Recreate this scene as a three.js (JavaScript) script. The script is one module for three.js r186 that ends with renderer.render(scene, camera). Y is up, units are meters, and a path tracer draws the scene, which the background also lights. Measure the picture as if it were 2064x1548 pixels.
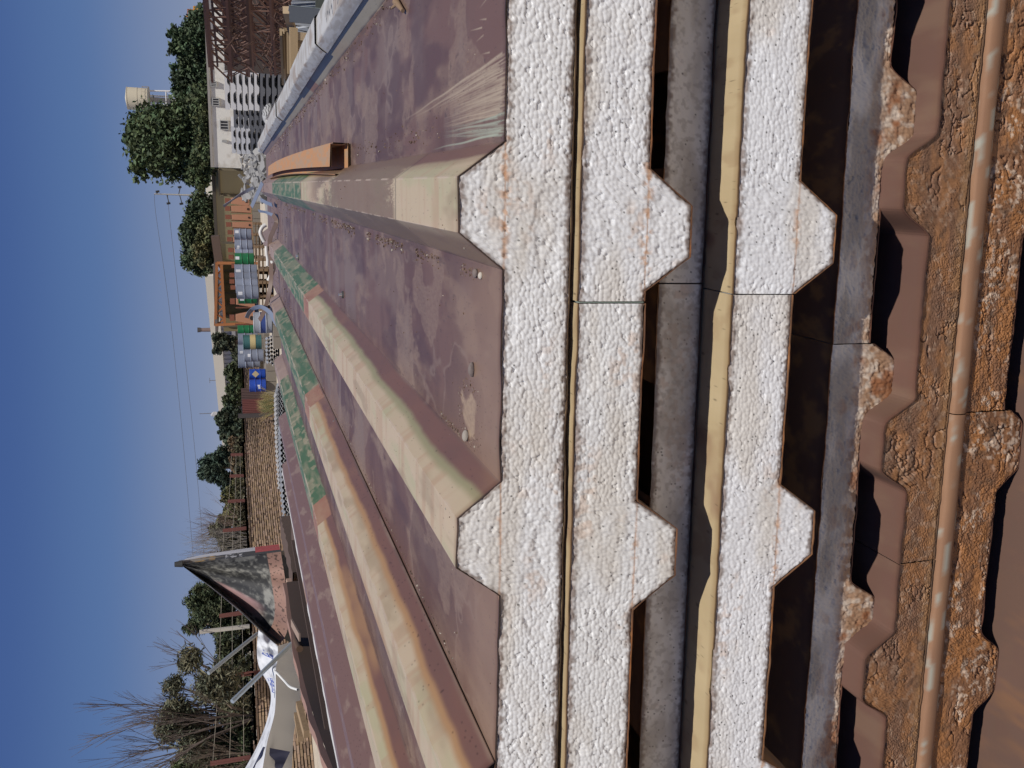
import * as THREE from 'three';
import { mergeGeometries, mergeVertices } from 'three/addons/utils/BufferGeometryUtils.js';

// ------------------------------------------------------------------ camera, sky, sun, exposure
const scene = new THREE.Scene();
const EYE = new THREE.Vector3(0.01101, 0.25233, 0.81416);
const AX_R = new THREE.Vector3(0.97645, -0.03237, -0.21332);   // right of the phone held upright
const AX_U = new THREE.Vector3(-0.03474, 0.95219, -0.30353);
const AX_F = new THREE.Vector3(-0.21295, -0.30379, -0.92864);
const FOCAL = 1750, PW = 2064, PH = 1548;
const camera = new THREE.PerspectiveCamera(2 * Math.atan(PH / 2 / FOCAL) * 180 / Math.PI, PW / PH, 0.05, 900);
camera.position.copy(EYE);                                     // the phone lies on its side: world up points to the left of the picture
camera.quaternion.setFromRotationMatrix(new THREE.Matrix4().makeBasis(AX_U.clone().negate(), AX_R.clone(), AX_F.clone().negate()));
scene.add(camera);

const SUN_TO = new THREE.Vector3(0.26, 1, 0.40).normalize();
{
  const W = 512, H = 256, a = new Float32Array(W * H * 4), k = 1 / 1.15;
  const mixc = (p, q, t) => p.map((v, i) => v + (q[i] - v) * t);
  const ss = (e0, e1, x) => { const t = Math.min(1, Math.max(0, (x - e0) / (e1 - e0))); return t * t * (3 - 2 * t); };
  const stops = [[0, [0.285, 0.325, 0.43]], [2.1, [0.205, 0.262, 0.405]], [7.7, [0.092, 0.168, 0.355]], [12.8, [0.056, 0.111, 0.292]], [22, [0.050, 0.102, 0.275]], [90, [0.055, 0.108, 0.275]]];
  for (let j = 0; j < H; j++) {
    const el = ((j + 0.5) / H - 0.5) * 180;
    let c = [0.20, 0.17, 0.15];
    if (el >= -1) { const e = Math.max(0, el); let i = 0; while (i < stops.length - 2 && stops[i + 1][0] < e) i++; c = mixc(stops[i][1], stops[i + 1][1], ss(stops[i][0], stops[i + 1][0], e) * 0.35 + 0.65 * Math.min(1, Math.max(0, (e - stops[i][0]) / (stops[i + 1][0] - stops[i][0])))); }
    for (let i = 0; i < W; i++) { const o = (j * W + i) * 4; a[o] = c[0] * k; a[o + 1] = c[1] * k; a[o + 2] = c[2] * k; a[o + 3] = 1; }
  }
  const t = new THREE.DataTexture(a, W, H, THREE.RGBAFormat, THREE.FloatType);
  t.mapping = THREE.EquirectangularReflectionMapping; t.magFilter = THREE.LinearFilter; t.minFilter = THREE.LinearFilter; t.needsUpdate = true;
  scene.background = t; scene.environment = t;
}
const sun = new THREE.DirectionalLight(new THREE.Color(1, 0.955, 0.88), 4.0);
sun.position.copy(SUN_TO).multiplyScalar(80); sun.castShadow = true; sun.shadow.mapSize.set(4096, 4096);
Object.assign(sun.shadow.camera, { left: -60, right: 60, top: 60, bottom: -60, near: 1, far: 260 }); sun.shadow.bias = -0.0004;
scene.add(sun); scene.add(sun.target);

const renderer = new THREE.WebGLRenderer({ antialias: true });
renderer.setSize(1024, 768);
renderer.toneMapping = THREE.LinearToneMapping;
renderer.toneMappingExposure = 1.15;
renderer.shadowMap.enabled = true;

// ------------------------------------------------------------------ small library
const GROUND = EYE.y - 1.6;
const V3 = (x, y, z) => new THREE.Vector3(x, y, z);
let seed = 12345;
const rnd = () => { seed |= 0; seed = seed + 0x6D2B79F5 | 0; let t = Math.imul(seed ^ seed >>> 15, 1 | seed); t = t + Math.imul(t ^ t >>> 7, 61 | t) ^ t; return ((t ^ t >>> 14) >>> 0) / 4294967296; };
const R = (a, b) => a + (b - a) * rnd();
const reseed = n => { seed = n; };
const clamp = (x, a = 0, b = 1) => x < a ? a : x > b ? b : x;
const lerp = (a, b, t) => a + (b - a) * t;
const sst = (a, b, x) => { const t = clamp((x - a) / (b - a)); return t * t * (3 - 2 * t); };
const hash = (x, y, s = 0) => { let h = Math.imul(x | 0, 374761393) + Math.imul(y | 0, 668265263) + Math.imul(s | 0, 974634777) | 0; h = Math.imul(h ^ h >>> 13, 1274126177); return ((h ^ h >>> 16) >>> 0) / 4294967296; };
function vn(x, y, s = 0) {                                     // value noise 0..1
  const xi = Math.floor(x), yi = Math.floor(y), u0 = x - xi, v0 = y - yi, u = u0 * u0 * (3 - 2 * u0), v = v0 * v0 * (3 - 2 * v0);
  const a = hash(xi, yi, s), b = hash(xi + 1, yi, s), c = hash(xi, yi + 1, s), d = hash(xi + 1, yi + 1, s);
  return a + (b - a) * u + (c - a) * v + (a - b - c + d) * u * v;
}
const fbm = (x, y, s = 0, o = 4) => { let v = 0, a = 0.5, n = 0; for (let i = 0; i < o; i++) { v += a * vn(x, y, s + i * 17); n += a; x *= 2.03; y *= 2.03; a *= 0.5; } return v / n; };
function worley(x, y, s, res) {                                // nearest distance, second, id
  const xi = Math.floor(x), yi = Math.floor(y); let f1 = 9, f2 = 9, id = 0;
  for (let j = -1; j <= 1; j++) for (let i = -1; i <= 1; i++) {
    const cx = xi + i, cy = yi + j, px = cx + 0.15 + 0.7 * hash(cx, cy, s), py = cy + 0.15 + 0.7 * hash(cx, cy, s + 7), d = Math.hypot(px - x, py - y);
    if (d < f1) { f2 = f1; f1 = d; id = hash(cx, cy, s + 13); } else if (d < f2) f2 = d;
  }
  res[0] = f1; res[1] = f2; res[2] = id;
}
const ray = (px, py) => { const u = PH - py - PH / 2, v = PW / 2 - px; return AX_R.clone().multiplyScalar(u).addScaledVector(AX_U, v).addScaledVector(AX_F, FOCAL); };
const at = (px, py, d) => { const r = ray(px, py); return r.multiplyScalar(-d / r.z).add(EYE); };           // point of the place seen there at depth d
const onY = (px, py, y) => { const r = ray(px, py); return r.multiplyScalar((y - EYE.y) / r.y).add(EYE); };
const lin = (r, g, b) => new THREE.Color().setRGB(r, g, b);
const M = (c, rough = 0.85, o = {}) => new THREE.MeshStandardMaterial({ color: Array.isArray(c) ? lin(...c) : c, roughness: rough, metalness: 0, side: THREE.DoubleSide, ...o });

const used = new Map();
const numbered = n => { const k = used.get(n) || 0; used.set(n, k + 1); return k ? `${n}_${String(k).padStart(3, '0')}` : n; };
function tag(o, label, category, group, kind) { o.userData.label = label; o.userData.category = category; if (group) o.userData.group = group; if (kind) o.userData.kind = kind; return o; }
function thing(name, label, category, pos = [0, 0, 0], group) { const g = new THREE.Group(); g.name = numbered(name); scene.add(g); if (pos.isVector3) g.position.copy(pos); else g.position.set(...pos); return tag(g, label, category, group); }
function mesh(name, geo, mat, parent) { const m = new THREE.Mesh(geo, mat); m.name = parent ? name : numbered(name); m.castShadow = m.receiveShadow = true; (parent || scene).add(m); return m; }
function copyOf(o, label) { const c = o.clone(); c.name = numbered(o.name.replace(/_\d{3}$/, '')); c.userData = { ...o.userData }; if (label) c.userData.label = label; scene.add(c); return c; }
const structure = (name, geo, mat, label, cat) => { const m = mesh(name, geo, mat); m.userData.kind = 'structure'; if (label) m.userData.label = label; if (cat) m.userData.category = cat; return m; };

const clean = g => { g = g.index ? g.toNonIndexed() : g; for (const k of Object.keys(g.attributes)) if (!['position', 'normal', 'uv'].includes(k)) g.deleteAttribute(k); if (!g.attributes.normal) g.computeVertexNormals(); return g; };
class MB {                                                       // collects pieces of ONE part
  constructor() { this.g = []; }
  add(g, m) { g = clean(g); if (m) g.applyMatrix4(m); this.g.push(g); return this; }
  box(c, s, e = [0, 0, 0]) { return this.add(new THREE.BoxGeometry(...s), new THREE.Matrix4().compose(Array.isArray(c) ? V3(...c) : c, new THREE.Quaternion().setFromEuler(new THREE.Euler(...e)), V3(1, 1, 1))); }
  bar(p, q, w, h = w, up = V3(0, 1, 0)) {
    const d = q.clone().sub(p), L = d.length(); d.normalize(); let x = up.clone().cross(d); if (x.lengthSq() < 1e-6) x = V3(1, 0, 0).cross(d); x.normalize(); const y = d.clone().cross(x);
    return this.add(new THREE.BoxGeometry(w, h, L), new THREE.Matrix4().makeBasis(x, y, d).setPosition(p.clone().add(q).multiplyScalar(0.5)));
  }
  rod(p, q, r0, r1 = r0, n = 6) { const d = q.clone().sub(p), L = d.length(); return this.add(new THREE.CylinderGeometry(r1, r0, L, n, 1), new THREE.Matrix4().compose(p.clone().add(q).multiplyScalar(0.5), new THREE.Quaternion().setFromUnitVectors(V3(0, 1, 0), d.normalize()), V3(1, 1, 1))); }
  tube(pts, r, n = 6, seg) { return this.add(new THREE.TubeGeometry(new THREE.CatmullRomCurve3(pts), seg || pts.length * 6, r, n)); }
  cyl(c, r0, r1, h, n = 20) { return this.add(new THREE.CylinderGeometry(r1, r0, h, n), new THREE.Matrix4().setPosition(...c)); }
  geo() { return mergeGeometries(this.g.map(g => { if (!g.attributes.uv) g.setAttribute('uv', new THREE.BufferAttribute(new Float32Array(g.attributes.position.count * 2), 2)); return g; })); }
  build(name, mat, parent) { return mesh(name, this.geo(), mat, parent); }
}
function gridGeo(nu, nv, f, withColor) {                          // f(u,v) -> [x,y,z,(r,g,b)]
  const pos = new Float32Array((nu + 1) * (nv + 1) * 3), col = withColor ? new Float32Array(pos.length) : null, uv = new Float32Array((nu + 1) * (nv + 1) * 2), idx = [];
  for (let j = 0, o = 0; j <= nv; j++) for (let i = 0; i <= nu; i++, o++) { const p = f(i / nu, j / nv, i, j); pos[o * 3] = p[0]; pos[o * 3 + 1] = p[1]; pos[o * 3 + 2] = p[2]; if (col) { col[o * 3] = p[3]; col[o * 3 + 1] = p[4]; col[o * 3 + 2] = p[5]; } uv[o * 2] = i / nu; uv[o * 2 + 1] = j / nv; }
  for (let j = 0; j < nv; j++) for (let i = 0; i < nu; i++) { const a = j * (nu + 1) + i, b = a + 1, c = a + nu + 1, d = c + 1; idx.push(a, b, d, a, d, c); }
  const g = new THREE.BufferGeometry(); g.setAttribute('position', new THREE.BufferAttribute(pos, 3)); g.setAttribute('uv', new THREE.BufferAttribute(uv, 2)); if (col) g.setAttribute('color', new THREE.BufferAttribute(col, 3)); g.setIndex(idx); g.computeVertexNormals(); return g;
}
function dataTex(W, H, f, srgb = true, rep) {
  const a = new Uint8Array(W * H * 4), g = srgb ? v => 255 * (v <= 0.0031308 ? 12.92 * v : 1.055 * Math.pow(v, 1 / 2.4) - 0.055) : v => 255 * v;
  for (let j = 0; j < H; j++) for (let i = 0; i < W; i++) { const c = f((i + 0.5) / W, (j + 0.5) / H, i, j), o = (j * W + i) * 4; a[o] = g(clamp(c[0])); a[o + 1] = g(clamp(c[1])); a[o + 2] = g(clamp(c[2])); a[o + 3] = 255; }
  const t = new THREE.DataTexture(a, W, H, THREE.RGBAFormat); t.magFilter = THREE.LinearFilter; t.minFilter = THREE.LinearMipmapLinearFilter; t.generateMipmaps = true; t.wrapS = t.wrapT = THREE.RepeatWrapping; if (srgb) t.colorSpace = THREE.SRGBColorSpace; if (rep) t.repeat.set(...rep); t.needsUpdate = true; return t;
}
const mix3 = (a, b, t) => [a[0] + (b[0] - a[0]) * t, a[1] + (b[1] - a[1]) * t, a[2] + (b[2] - a[2]) * t];
const scl = (a, k) => [a[0] * k, a[1] * k, a[2] * k];

// ------------------------------------------------------------------ ground
{
  const tex = dataTex(1024, 1024, (u, v) => {
    const n = fbm(u * 24, v * 24, 3, 5), m = fbm(u * 160, v * 160, 8, 3), p = fbm(u * 6, v * 6, 21, 3);
    return scl(mix3([0.36, 0.30, 0.23], [0.48, 0.42, 0.34], n * 0.7 + p * 0.4), 0.8 + 0.4 * m);
  }, true, [60, 60]);
  const g = gridGeo(120, 120, (u, v) => { const x = (u - 0.5) * 700, z = 60 - v * 500; const near = Math.hypot(x, z) < 9 ? 0 : 1; return [x, GROUND + near * 0.05 * (fbm(x * 0.3, z * 0.3, 5, 3) - 0.6), z]; });
  structure('ground', g, new THREE.MeshStandardMaterial({ map: tex, roughness: 0.95 }), 'dusty bare earth of the scrap yard', 'ground');
}

// ------------------------------------------------------------------ the stack of sandwich panels
const SKEW = -0.063;                                             // the sawn ends stand a few degrees off square
const HB = 0.0605, HC = 0.026;                                   // half base and half crest of a rib
const ribAt = (x, ribs, h, soft) => { let y = 0; for (const c of ribs) { const d = Math.abs(x - c); if (d < HB) { const t = clamp((HB - d) / (HB - HC)); y = Math.max(y, h * (soft ? t * t * (3 - 2 * t) : t)); } } return y; };
function columns(x0, x1, ribs, fine, lo = -1.10, hi = 0.30) {
  const s = new Set([x0, x1]); for (const c of ribs) for (const d of [-HB, -HC, HC, HB]) if (c + d > x0 && c + d < x1) s.add(c + d);
  let x = x0; while (x < x1) { s.add(x); x += (x > lo - 0.01 && x < hi) ? fine : 0.012; }
  const a = [...s].sort((p, q) => p - q), r = [a[0]]; for (const v of a) if (v - r[r.length - 1] > fine * 0.25) r.push(v); if (r[r.length - 1] < x1 - 1e-6) r.push(x1); return r;
}
const W3 = [0, 0, 0];
const BEAD = 1 / 0.0046;
function beads(x, y, s) {                                        // height of the cut and broken foam beads, metres
  const wx = x * BEAD + 0.55 * (vn(x * 120, y * 120, s) - 0.5), wy = y * BEAD + 0.55 * (vn(x * 120, y * 120, s + 3) - 0.5);
  worley(wx, wy, s, W3); const f1 = W3[0], id = W3[2];
  let h = 0.0010 * Math.max(0, 1 - f1 * f1 * 1.7);
  if (id > 0.88) h -= 0.0011 * (id - 0.88) / 0.12; else h += 0.00045 * (id - 0.4);
  worley(wx * 0.47 + 9, wy * 0.47, s + 21, W3); if (W3[2] > 0.8) h += 0.0005 * Math.max(0, 1 - W3[0] * 1.6);      // beads that tore out whole
  const tear = sst(0.62, 0.74, fbm(x * 17, y * 23, s + 8, 3)); h -= 0.0010 * tear;                              // shallow torn hollows
  return h + 0.0008 * (fbm(x * 24, y * 30, s + 5, 3) - 0.5);
}
function foamFace(o) {                                           // front face of one panel's foam core, modelled bead by bead
  const xs = columns(o.x0, o.x1, o.ribs, o.fine || 0.00095), n = xs.length, NV = o.rows || 56, s = o.seed;
  return gridGeo(n - 1, NV, (u, v, i, j) => {
    const x = xs[i], rb = ribAt(x, o.ribs, o.ribH, o.soft); let yb = o.bot, yt = o.top; if (o.dir > 0) yt += rb; else yb -= rb;
    yt += 0.0022 * (fbm(x * 60, 3, s + 40, 3) - 0.55); yb += 0.0022 * (fbm(x * 60, 9, s + 41, 3) - 0.45);
    const y = lerp(yb, yt, v), edge = Math.min(y - yb, yt - y); let h = o.rough ? o.rough(x, y) : beads(x, y, s);
    h -= 0.0012 * (1 - sst(0, 0.003, edge));
    const c = o.color(x, y, yb, yt, h);
    return [x, y, o.z + SKEW * x + h + (o.out === undefined ? 0 : o.out), c[0], c[1], c[2]];
  }, true);
}
function foamRest(o) {                                           // sides and back of the core
  const len = o.len, b = new MB(), z0 = x => o.z + SKEW * x - 0.006, q = (a, bb, c, d) => { const g = new THREE.BufferGeometry(); g.setAttribute('position', new THREE.Float32BufferAttribute([a, bb, c, a, c, d].flatMap(p => p), 3)); g.computeVertexNormals(); b.add(g); };
  for (const x of [o.x0, o.x1]) q([x, o.bot, z0(x)], [x, o.top, z0(x)], [x, o.top, z0(x) - len], [x, o.bot, z0(x) - len]);
  q([o.x0, o.bot, z0(o.x0) - len], [o.x1, o.bot, z0(o.x1) - len], [o.x1, o.top, z0(o.x1) - len], [o.x0, o.top, z0(o.x0) - len]);
  const g = b.geo(); const c = new Float32Array(g.attributes.position.count * 3).fill(0.7); g.setAttribute('color', new THREE.BufferAttribute(c, 3)); return g;
}
function skinGeo(o) {                                            // folded steel sheet with a ragged sawn front edge; y(x) is its outer face, dir +1 above the core, -1 below
  const xs = columns(o.x0, o.x1, o.ribs, o.fine || 0.003), th = o.th || 0.0012, len = o.len, s = o.seed;
  const ss = [0, 0.0025, 0.012, 0.04, 0.1, 0.2, 0.35, 0.55, 0.8, 1.1, 1.5, 2, 2.6, 3.3, 4, 4.6].filter(v => v < len - 0.05).concat([len]);
  const P = [], N = xs.length, C = [], UV = [], idx = [], over = o.over === undefined ? 0.0006 : o.over;
  const add = (x, y, z, c, u, v) => { P.push(x, y, z); C.push(...c); UV.push(u, v); };
  const E = o.edge || [0.30, 0.16, 0.10], bend = o.bend || (() => 0), shift = o.shift || ((x) => x);
  for (let layer = 0; layer < 2; layer++) for (let j = 0; j < ss.length; j++) for (let i = 0; i < N; i++) {
    const x = xs[i], sI = ss[j], y0 = o.y + o.dir * ribAt(x, o.ribs, o.ribH, o.soft) + bend(x, sI) - layer * th * o.dir;
    const rag = j === 0 ? over + 0.0022 * (fbm(x * 90, 1, s, 3) - 0.5) + (o.rag ? o.rag(x) : 0) : Math.min(over * 0.5, 0.0004);
    const wob = (0.0012 + 0.0035 * vn(x * 3, 1, s)) * (fbm(x * 22, 5, s + 9, 3) - 0.5) * Math.exp(-sI * 12);
    const X = shift(x, sI); add(X, y0 + wob, o.z + SKEW * X + (j === 0 ? rag : rag - sI), j === 0 ? scl(E, 0.35 + 1.1 * fbm(x * 25, 7, s + 3, 3)) : j === 1 ? (o.edge2 || [0.75, 0.68, 0.62]) : [1, 1, 1], (x - o.x0) / (o.x1 - o.x0), sI / len);
  }
  const L = ss.length * N, f = (a, b, c, d) => idx.push(a, b, c, a, c, d);
  for (let l = 0; l < 2; l++) for (let j = 0; j < ss.length - 1; j++) for (let i = 0; i < N - 1; i++) { if (o.hole && o.hole((xs[i] + xs[i + 1]) / 2, ss[j])) continue; const a = l * L + j * N + i; f(a, a + 1, a + N + 1, a + N); }
  for (let i = 0; i < N - 1; i++) { if (o.hole && o.hole((xs[i] + xs[i + 1]) / 2, 0)) continue; f(i, L + i, L + i + 1, i + 1); }
  for (const i of [0, N - 1]) for (let j = 0; j < ss.length - 1; j++) { const a = j * N + i; f(a, a + N, L + a + N, L + a); }
  const g = new THREE.BufferGeometry(); g.setAttribute('position', new THREE.Float32BufferAttribute(P, 3)); g.setAttribute('color', new THREE.Float32BufferAttribute(C, 3)); g.setAttribute('uv', new THREE.Float32BufferAttribute(UV, 2)); g.setIndex(idx); 
  const h = g.toNonIndexed(); h.computeVertexNormals(); 
  // smooth along each facet only: keep flat facets, they are folds of sheet metal
  return h;
}
// foam colours (all of them matter: dirt, rust wash, soot specks)
const RUST = [0.36, 0.135, 0.045], RUSTD = [0.17, 0.07, 0.03], OCHRE = [0.42, 0.24, 0.11], DUST = [0.34, 0.225, 0.145];
function foamWhite(o) {
  const s = o.seed, flat = o.dir > 0 ? o.top : o.bot;
  return (x, y, yb, yt, h) => {
    let c = o.base || [0.61, 0.61, 0.615]; const t = fbm(x * 38, y * 38, s + 11, 4), t2 = fbm(x * 9, y * 26, s + 12, 3);
    c = mix3(c, [0.56, 0.51, 0.44], sst(0.45, 0.75, t2) * 0.6); c = mix3(c, [0.50, 0.36, 0.27], sst(0.60, 0.75, fbm(x * 7 + s, y * 22, s + 14, 4)) * sst(0.45, 0.65, fbm(x * 150, y * 150, s + 15, 2)) * 0.5); c = mix3(c, [0.62, 0.47, 0.38], sst(0.74, 0.9, t) * 0.3);
    worley(x * 230, y * 230, s + 77, W3); if (W3[2] > (o.speck || 0.982) && W3[0] < 0.30) c = mix3(c, [0.05, 0.045, 0.04], sst(0.30, 0.12, W3[0]));
    const e = Math.min(y - yb, yt - y), en = fbm(x * 240, y * 240, s + 30, 2); c = mix3(c, [0.16, 0.11, 0.085], sst(0.0085, 0.0008, e + 0.010 * (en - 0.5)) * 0.85);
    for (const q of o.ribs) { const d = Math.abs(x - q); if (d < HB + 0.006) { const n = fbm(x * 190, y * 190, s + 50, 3), dy = Math.abs(y - flat + 0.002 * (fbm(x * 16, 3, s + 52, 3) - 0.5)), amt = (o.rustLine || 1) * sst(0.25, 0.6, fbm(x * 21, 2, s + 51, 3)), fine = sst(0.0013, 0.0004, dy); c = mix3(c, [0.40, 0.23, 0.14], fine * 0.75); c = mix3(c, mix3([0.42, 0.20, 0.09], [0.55, 0.38, 0.27], vn(x * 300, y * 300, s)), sst(0.009 * amt + 0.0006, 0.0, dy) * sst(0.46, 0.62, n) * amt * 0.9); } }
    return c;
  };
}
const mEps = new THREE.MeshStandardMaterial({ vertexColors: true, roughness: 0.48, side: THREE.DoubleSide });
const mCrumb = new THREE.MeshStandardMaterial({ vertexColors: true, roughness: 0.7, side: THREE.DoubleSide });

// --- sheet colours as textures, each texel one place on the sheet
function sheetTex(W, H, o, f) { const w = o.x1 - o.x0; return dataTex(W, H, (u, v) => f(o.x0 + u * w, v * o.len)); }
const strokes = [];
{
  reseed(77);                                                    // scratches fanning through the brown paint near the sawn end, right of the first rib
  for (let i = 0; i < 150; i++) { const a = Math.pow(rnd(), 0.8), x0 = lerp(0.140, 0.066, a), far = R(0.12, 1) * (a > 0.2 ? 0.5 : 1); const s0 = R(-0.01, 0.03), s1 = lerp(s0, 0.53, far); strokes.push([x0, s0, lerp(x0, 0.111 - 0.03 * a, far), s1 - s0, R(0.00035, 0.0010), R(0.2, 0.8), a > 0.72 ? 1 : 0]); }
  for (let i = 0; i < 14; i++) { const x = R(0.14, 0.24); strokes.push([x, R(0.01, 0.08), x + R(-0.012, 0.012), R(0.02, 0.06), 0.0006, R(0.3, 0.7), 0]); }
  strokes.push([0.141, 0.01, 0.111, 0.52, 0.0011, 0.7, 0], [0.068, 0.02, 0.064, 0.30, 0.0009, 0.8, 1]);
}
function scratchAt(x, s) {
  let a = 0, g = 0; if (s > 0.58 || x < 0.0 || x > 0.33) return [0, 0];
  for (const q of strokes) { const s0 = q[1], s1 = q[1] + q[3]; if (s < s0 || s > s1) continue; const t = (s - s0) / (s1 - s0), cx = lerp(q[0], q[2], t) + 0.0005 * Math.sin(s * 40 + q[0] * 900), d = Math.abs(x - cx), w = q[4] * (1.15 - 0.6 * t); if (d < w * 2) { const k = q[5] * sst(w * 2, w * 0.4, d) * (1 - t * t) * sst(0, 0.15, t + 0.1); if (k > a) { a = k; g = q[6]; } } }
  return [a, g];
}
const RIBS_A = [0.385, 0, -0.333], RIBS_B = [-0.64, -0.985, -1.32, -1.60];
function topPaint(x, s, ribs, sd) {
  // worn brown coil coating
  const f1 = fbm(x * 26, s * 9, sd, 4), f2 = fbm(x * 5, s * 13, sd + 5, 4), f3 = fbm(x * 90, s * 40, sd + 9, 3), f4 = fbm(x * 4.5, s * 10, sd + 15, 4), f5 = fbm(x * 12, s * 3.2, sd + 16, 4);
  let c = mix3([0.128, 0.072, 0.054], [0.096, 0.050, 0.038], sst(0.35, 0.7, f2));
  c = mix3(c, [0.158, 0.115, 0.097], sst(0.46, 0.70, f4) * 0.7); c = mix3(c, [0.175, 0.125, 0.10], sst(0.52, 0.66, f5) * 0.45);                        // chalked grey streaks across the sheet
  c = mix3(c, [0.20, 0.135, 0.095], sst(0.52, 0.8, f1) * 0.75);                          // tan dust
  c = mix3(c, [0.075, 0.04, 0.034], sst(0.58, 0.74, fbm(x * 14, s * 5 + 3, sd + 21, 4)) * 0.7);   // darker damp blotches with tide lines
  { const q = fbm(x * 4.2 + 3, s * 3.1, sd + 23, 5); c = mix3(c, [0.072, 0.040, 0.032], sst(0.54, 0.57, q) * 0.38); c = mix3(c, [0.20, 0.145, 0.115], sst(0.010, 0.0, Math.abs(q - 0.545)) * 0.5); const q2 = fbm(x * 7 + 8, s * 6, sd + 25, 5); c = mix3(c, [0.215, 0.15, 0.11], sst(0.57, 0.60, q2) * (0.25 + 0.35 * vn(x * 400, s * 160, sd))); if (vn(x * 240, s * 110, sd + 29) > 0.90 && f1 > 0.5) c = mix3(c, [0.06, 0.038, 0.03], 0.5); }
  // nearest rib
  let near = 9, rc = 0, k = -1; ribs.forEach((r, i) => { const d = x - r; if (Math.abs(d) < Math.abs(near)) { near = d; rc = r; k = i; } });
  const d = near, ad = Math.abs(d), wv = 0.006 * (fbm(s * 7, rc * 9, sd + 31, 3) - 0.5);
  // dried mud along the foot of the ribs
  const foot = sst(0.05, 0.0, Math.abs(ad - HB - 0.004)) ; c = mix3(c, [0.085, 0.05, 0.038], foot * sst(0.45, 0.62, fbm(x * 55, s * 11, sd + 41, 3)) * (d < 0 ? 0.85 : 0.45));
  // silt dried on the sheet by the sawn end
  const silt = sst(0.30, 0.02, s + 0.16 * (fbm(x * 11, s * 9, sd + 51, 4) - 0.5)) * sst(-0.02, -0.10, x + 0.03 * (f1 - 0.5)); c = mix3(c, [0.225, 0.145, 0.10], silt * 0.75);
  const bl = Math.hypot((x + 0.232) / 0.030, (s - 0.118) / 0.040) + 1.5 * (fbm(x * 60, s * 45, sd + 53, 4) - 0.5); c = mix3(c, [0.30, 0.215, 0.145], sst(1.05, 0.6, bl) * (0.55 + 0.5 * vn(x * 500, s * 300, sd)));
  if (ad < HB + wv + 0.002) {                                                            // ribs: paint worn to cream primer, green band further on
    const up = clamp((HB - ad) / (HB - HC));
    const g = fbm(x * 60, s * 14, sd + 61, 4), g2 = fbm(x * 18, s * 4.5, sd + 63, 4);
    let cream = mix3([0.42, 0.335, 0.225], [0.37, 0.33, 0.205], sst(0.45, 0.6, g2)); cream = mix3(cream, [0.44, 0.34, 0.24], sst(0.4, 0.75, g) * 0.6);
    cream = mix3(cream, [0.36, 0.235, 0.15], sst(0.50, 0.72, fbm(x * 9, s * 46, sd + 65, 4)) * 0.55); cream = mix3(cream, [0.27, 0.20, 0.125], sst(0.56, 0.74, fbm(x * 30 + 9, s * 7, sd + 66, 4)) * 0.6); let rb = cream;
    const tan = [0.235, 0.16, 0.105], org = [0.33, 0.19, 0.09];
    if (d < -HC && rc > 0.2) rb = mix3([0.30, 0.25, 0.17], [0.36, 0.32, 0.24], g); else if (d < -HC) rb = mix3(mix3(tan, [0.20, 0.13, 0.095], sst(0.4, 0.7, g)), cream, sst(0.62, 0.95, up + 0.3 * (g - 0.5)) * 0.7);
    else if (d > HC) { const uu = up + 0.30 * (fbm(s * 5.5, rc * 7 + x * 6, sd + 67, 4) - 0.5) + 0.10 * (g2 - 0.5) + 0.06 * (g - 0.5), edge = rc < -0.5 ? org : rc < -0.2 ? [0.25, 0.225, 0.125] : mix3(cream, tan, 0.5); rb = mix3(mix3(mix3([0.165, 0.082, 0.058], [0.13, 0.07, 0.055], g), edge, sst(0.36, 0.52, uu)), cream, sst(0.52, 0.72, uu)); }
    rb = mix3(rb, org, sst(0.55, 0.78, fbm(x * 12 + 4, s * 3.3, sd + 71, 4)) * (rc < -0.5 ? 0.7 : 0.25));
    if (rc === 0) { const m = sst(0.32, 0.36, s) * sst(1.75, 1.3, s) * sst(0.30, 0.52, fbm(x * 30, s * 6, sd + 81, 4) + 0.15 * sst(0.3, 0.6, vn(x * 700, s * 220, 5))); rb = mix3(rb, [0.155, 0.10, 0.065], m * 0.85); if (Math.abs(s - 0.33) < 0.0025) rb = scl(rb, 0.5); }
    const gs = 1.92 + 0.05 * Math.sin(rc * 40), ge = 3.72;
    if (s > gs && s < ge && rc < 0.2) { const wear = sst(0.40, 0.66, fbm(x * 80, s * 8, sd + 91, 4)); rb = mix3(mix3([0.066, 0.118, 0.050], [0.17, 0.175, 0.10], wear * 0.9), cream, sst(0.55, 0.68, fbm(x * 60, s * 22, sd + 93, 5)) * 0.4); if (Math.abs(ad - HC) < 0.0025) rb = mix3(rb, [0.33, 0.30, 0.21], sst(0.45, 0.65, g) * 0.8); }
    else if (s > gs - (rc === 0 ? 0.02 : 0.17) && s <= gs) rb = mix3([0.24, 0.10, 0.06], [0.32, 0.2, 0.12], g);
    else if (s >= ge) rb = mix3([0.25, 0.17, 0.13], [0.34, 0.25, 0.19], g);
    if (Math.abs(ad - HC) < 0.0012) rb = mix3(rb, [0.45, 0.36, 0.28], 0.6 * sst(0.4, 0.6, fbm(x * 40, s * 30, sd + 97, 3))); if (rc < -1.2) rb = mix3([0.16, 0.095, 0.08], [0.22, 0.15, 0.12], sst(0.55, 0.75, g));     // rubbed fold lines
    c = mix3(c, rb, sst(0.0, 0.12, up + 0.10 * (g - 0.3)));
  }
  if (s > 3.4) c = mix3(c, [0.20, 0.13, 0.10], sst(3.4, 4.6, s + 0.8 * (f1 - 0.5)) * 0.6);
  const q = scratchAt(x, s); if (q[0] > 0 && ribs === RIBS_A) c = mix3(c, q[1] ? [0.36, 0.42, 0.33] : [0.42, 0.345, 0.25], q[0] * 0.85);
  if (vn(x * 900, s * 420, sd + 3) > 0.955) c = scl(c, 0.5);                               // fly specks and grit stains
  return c;
}
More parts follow.
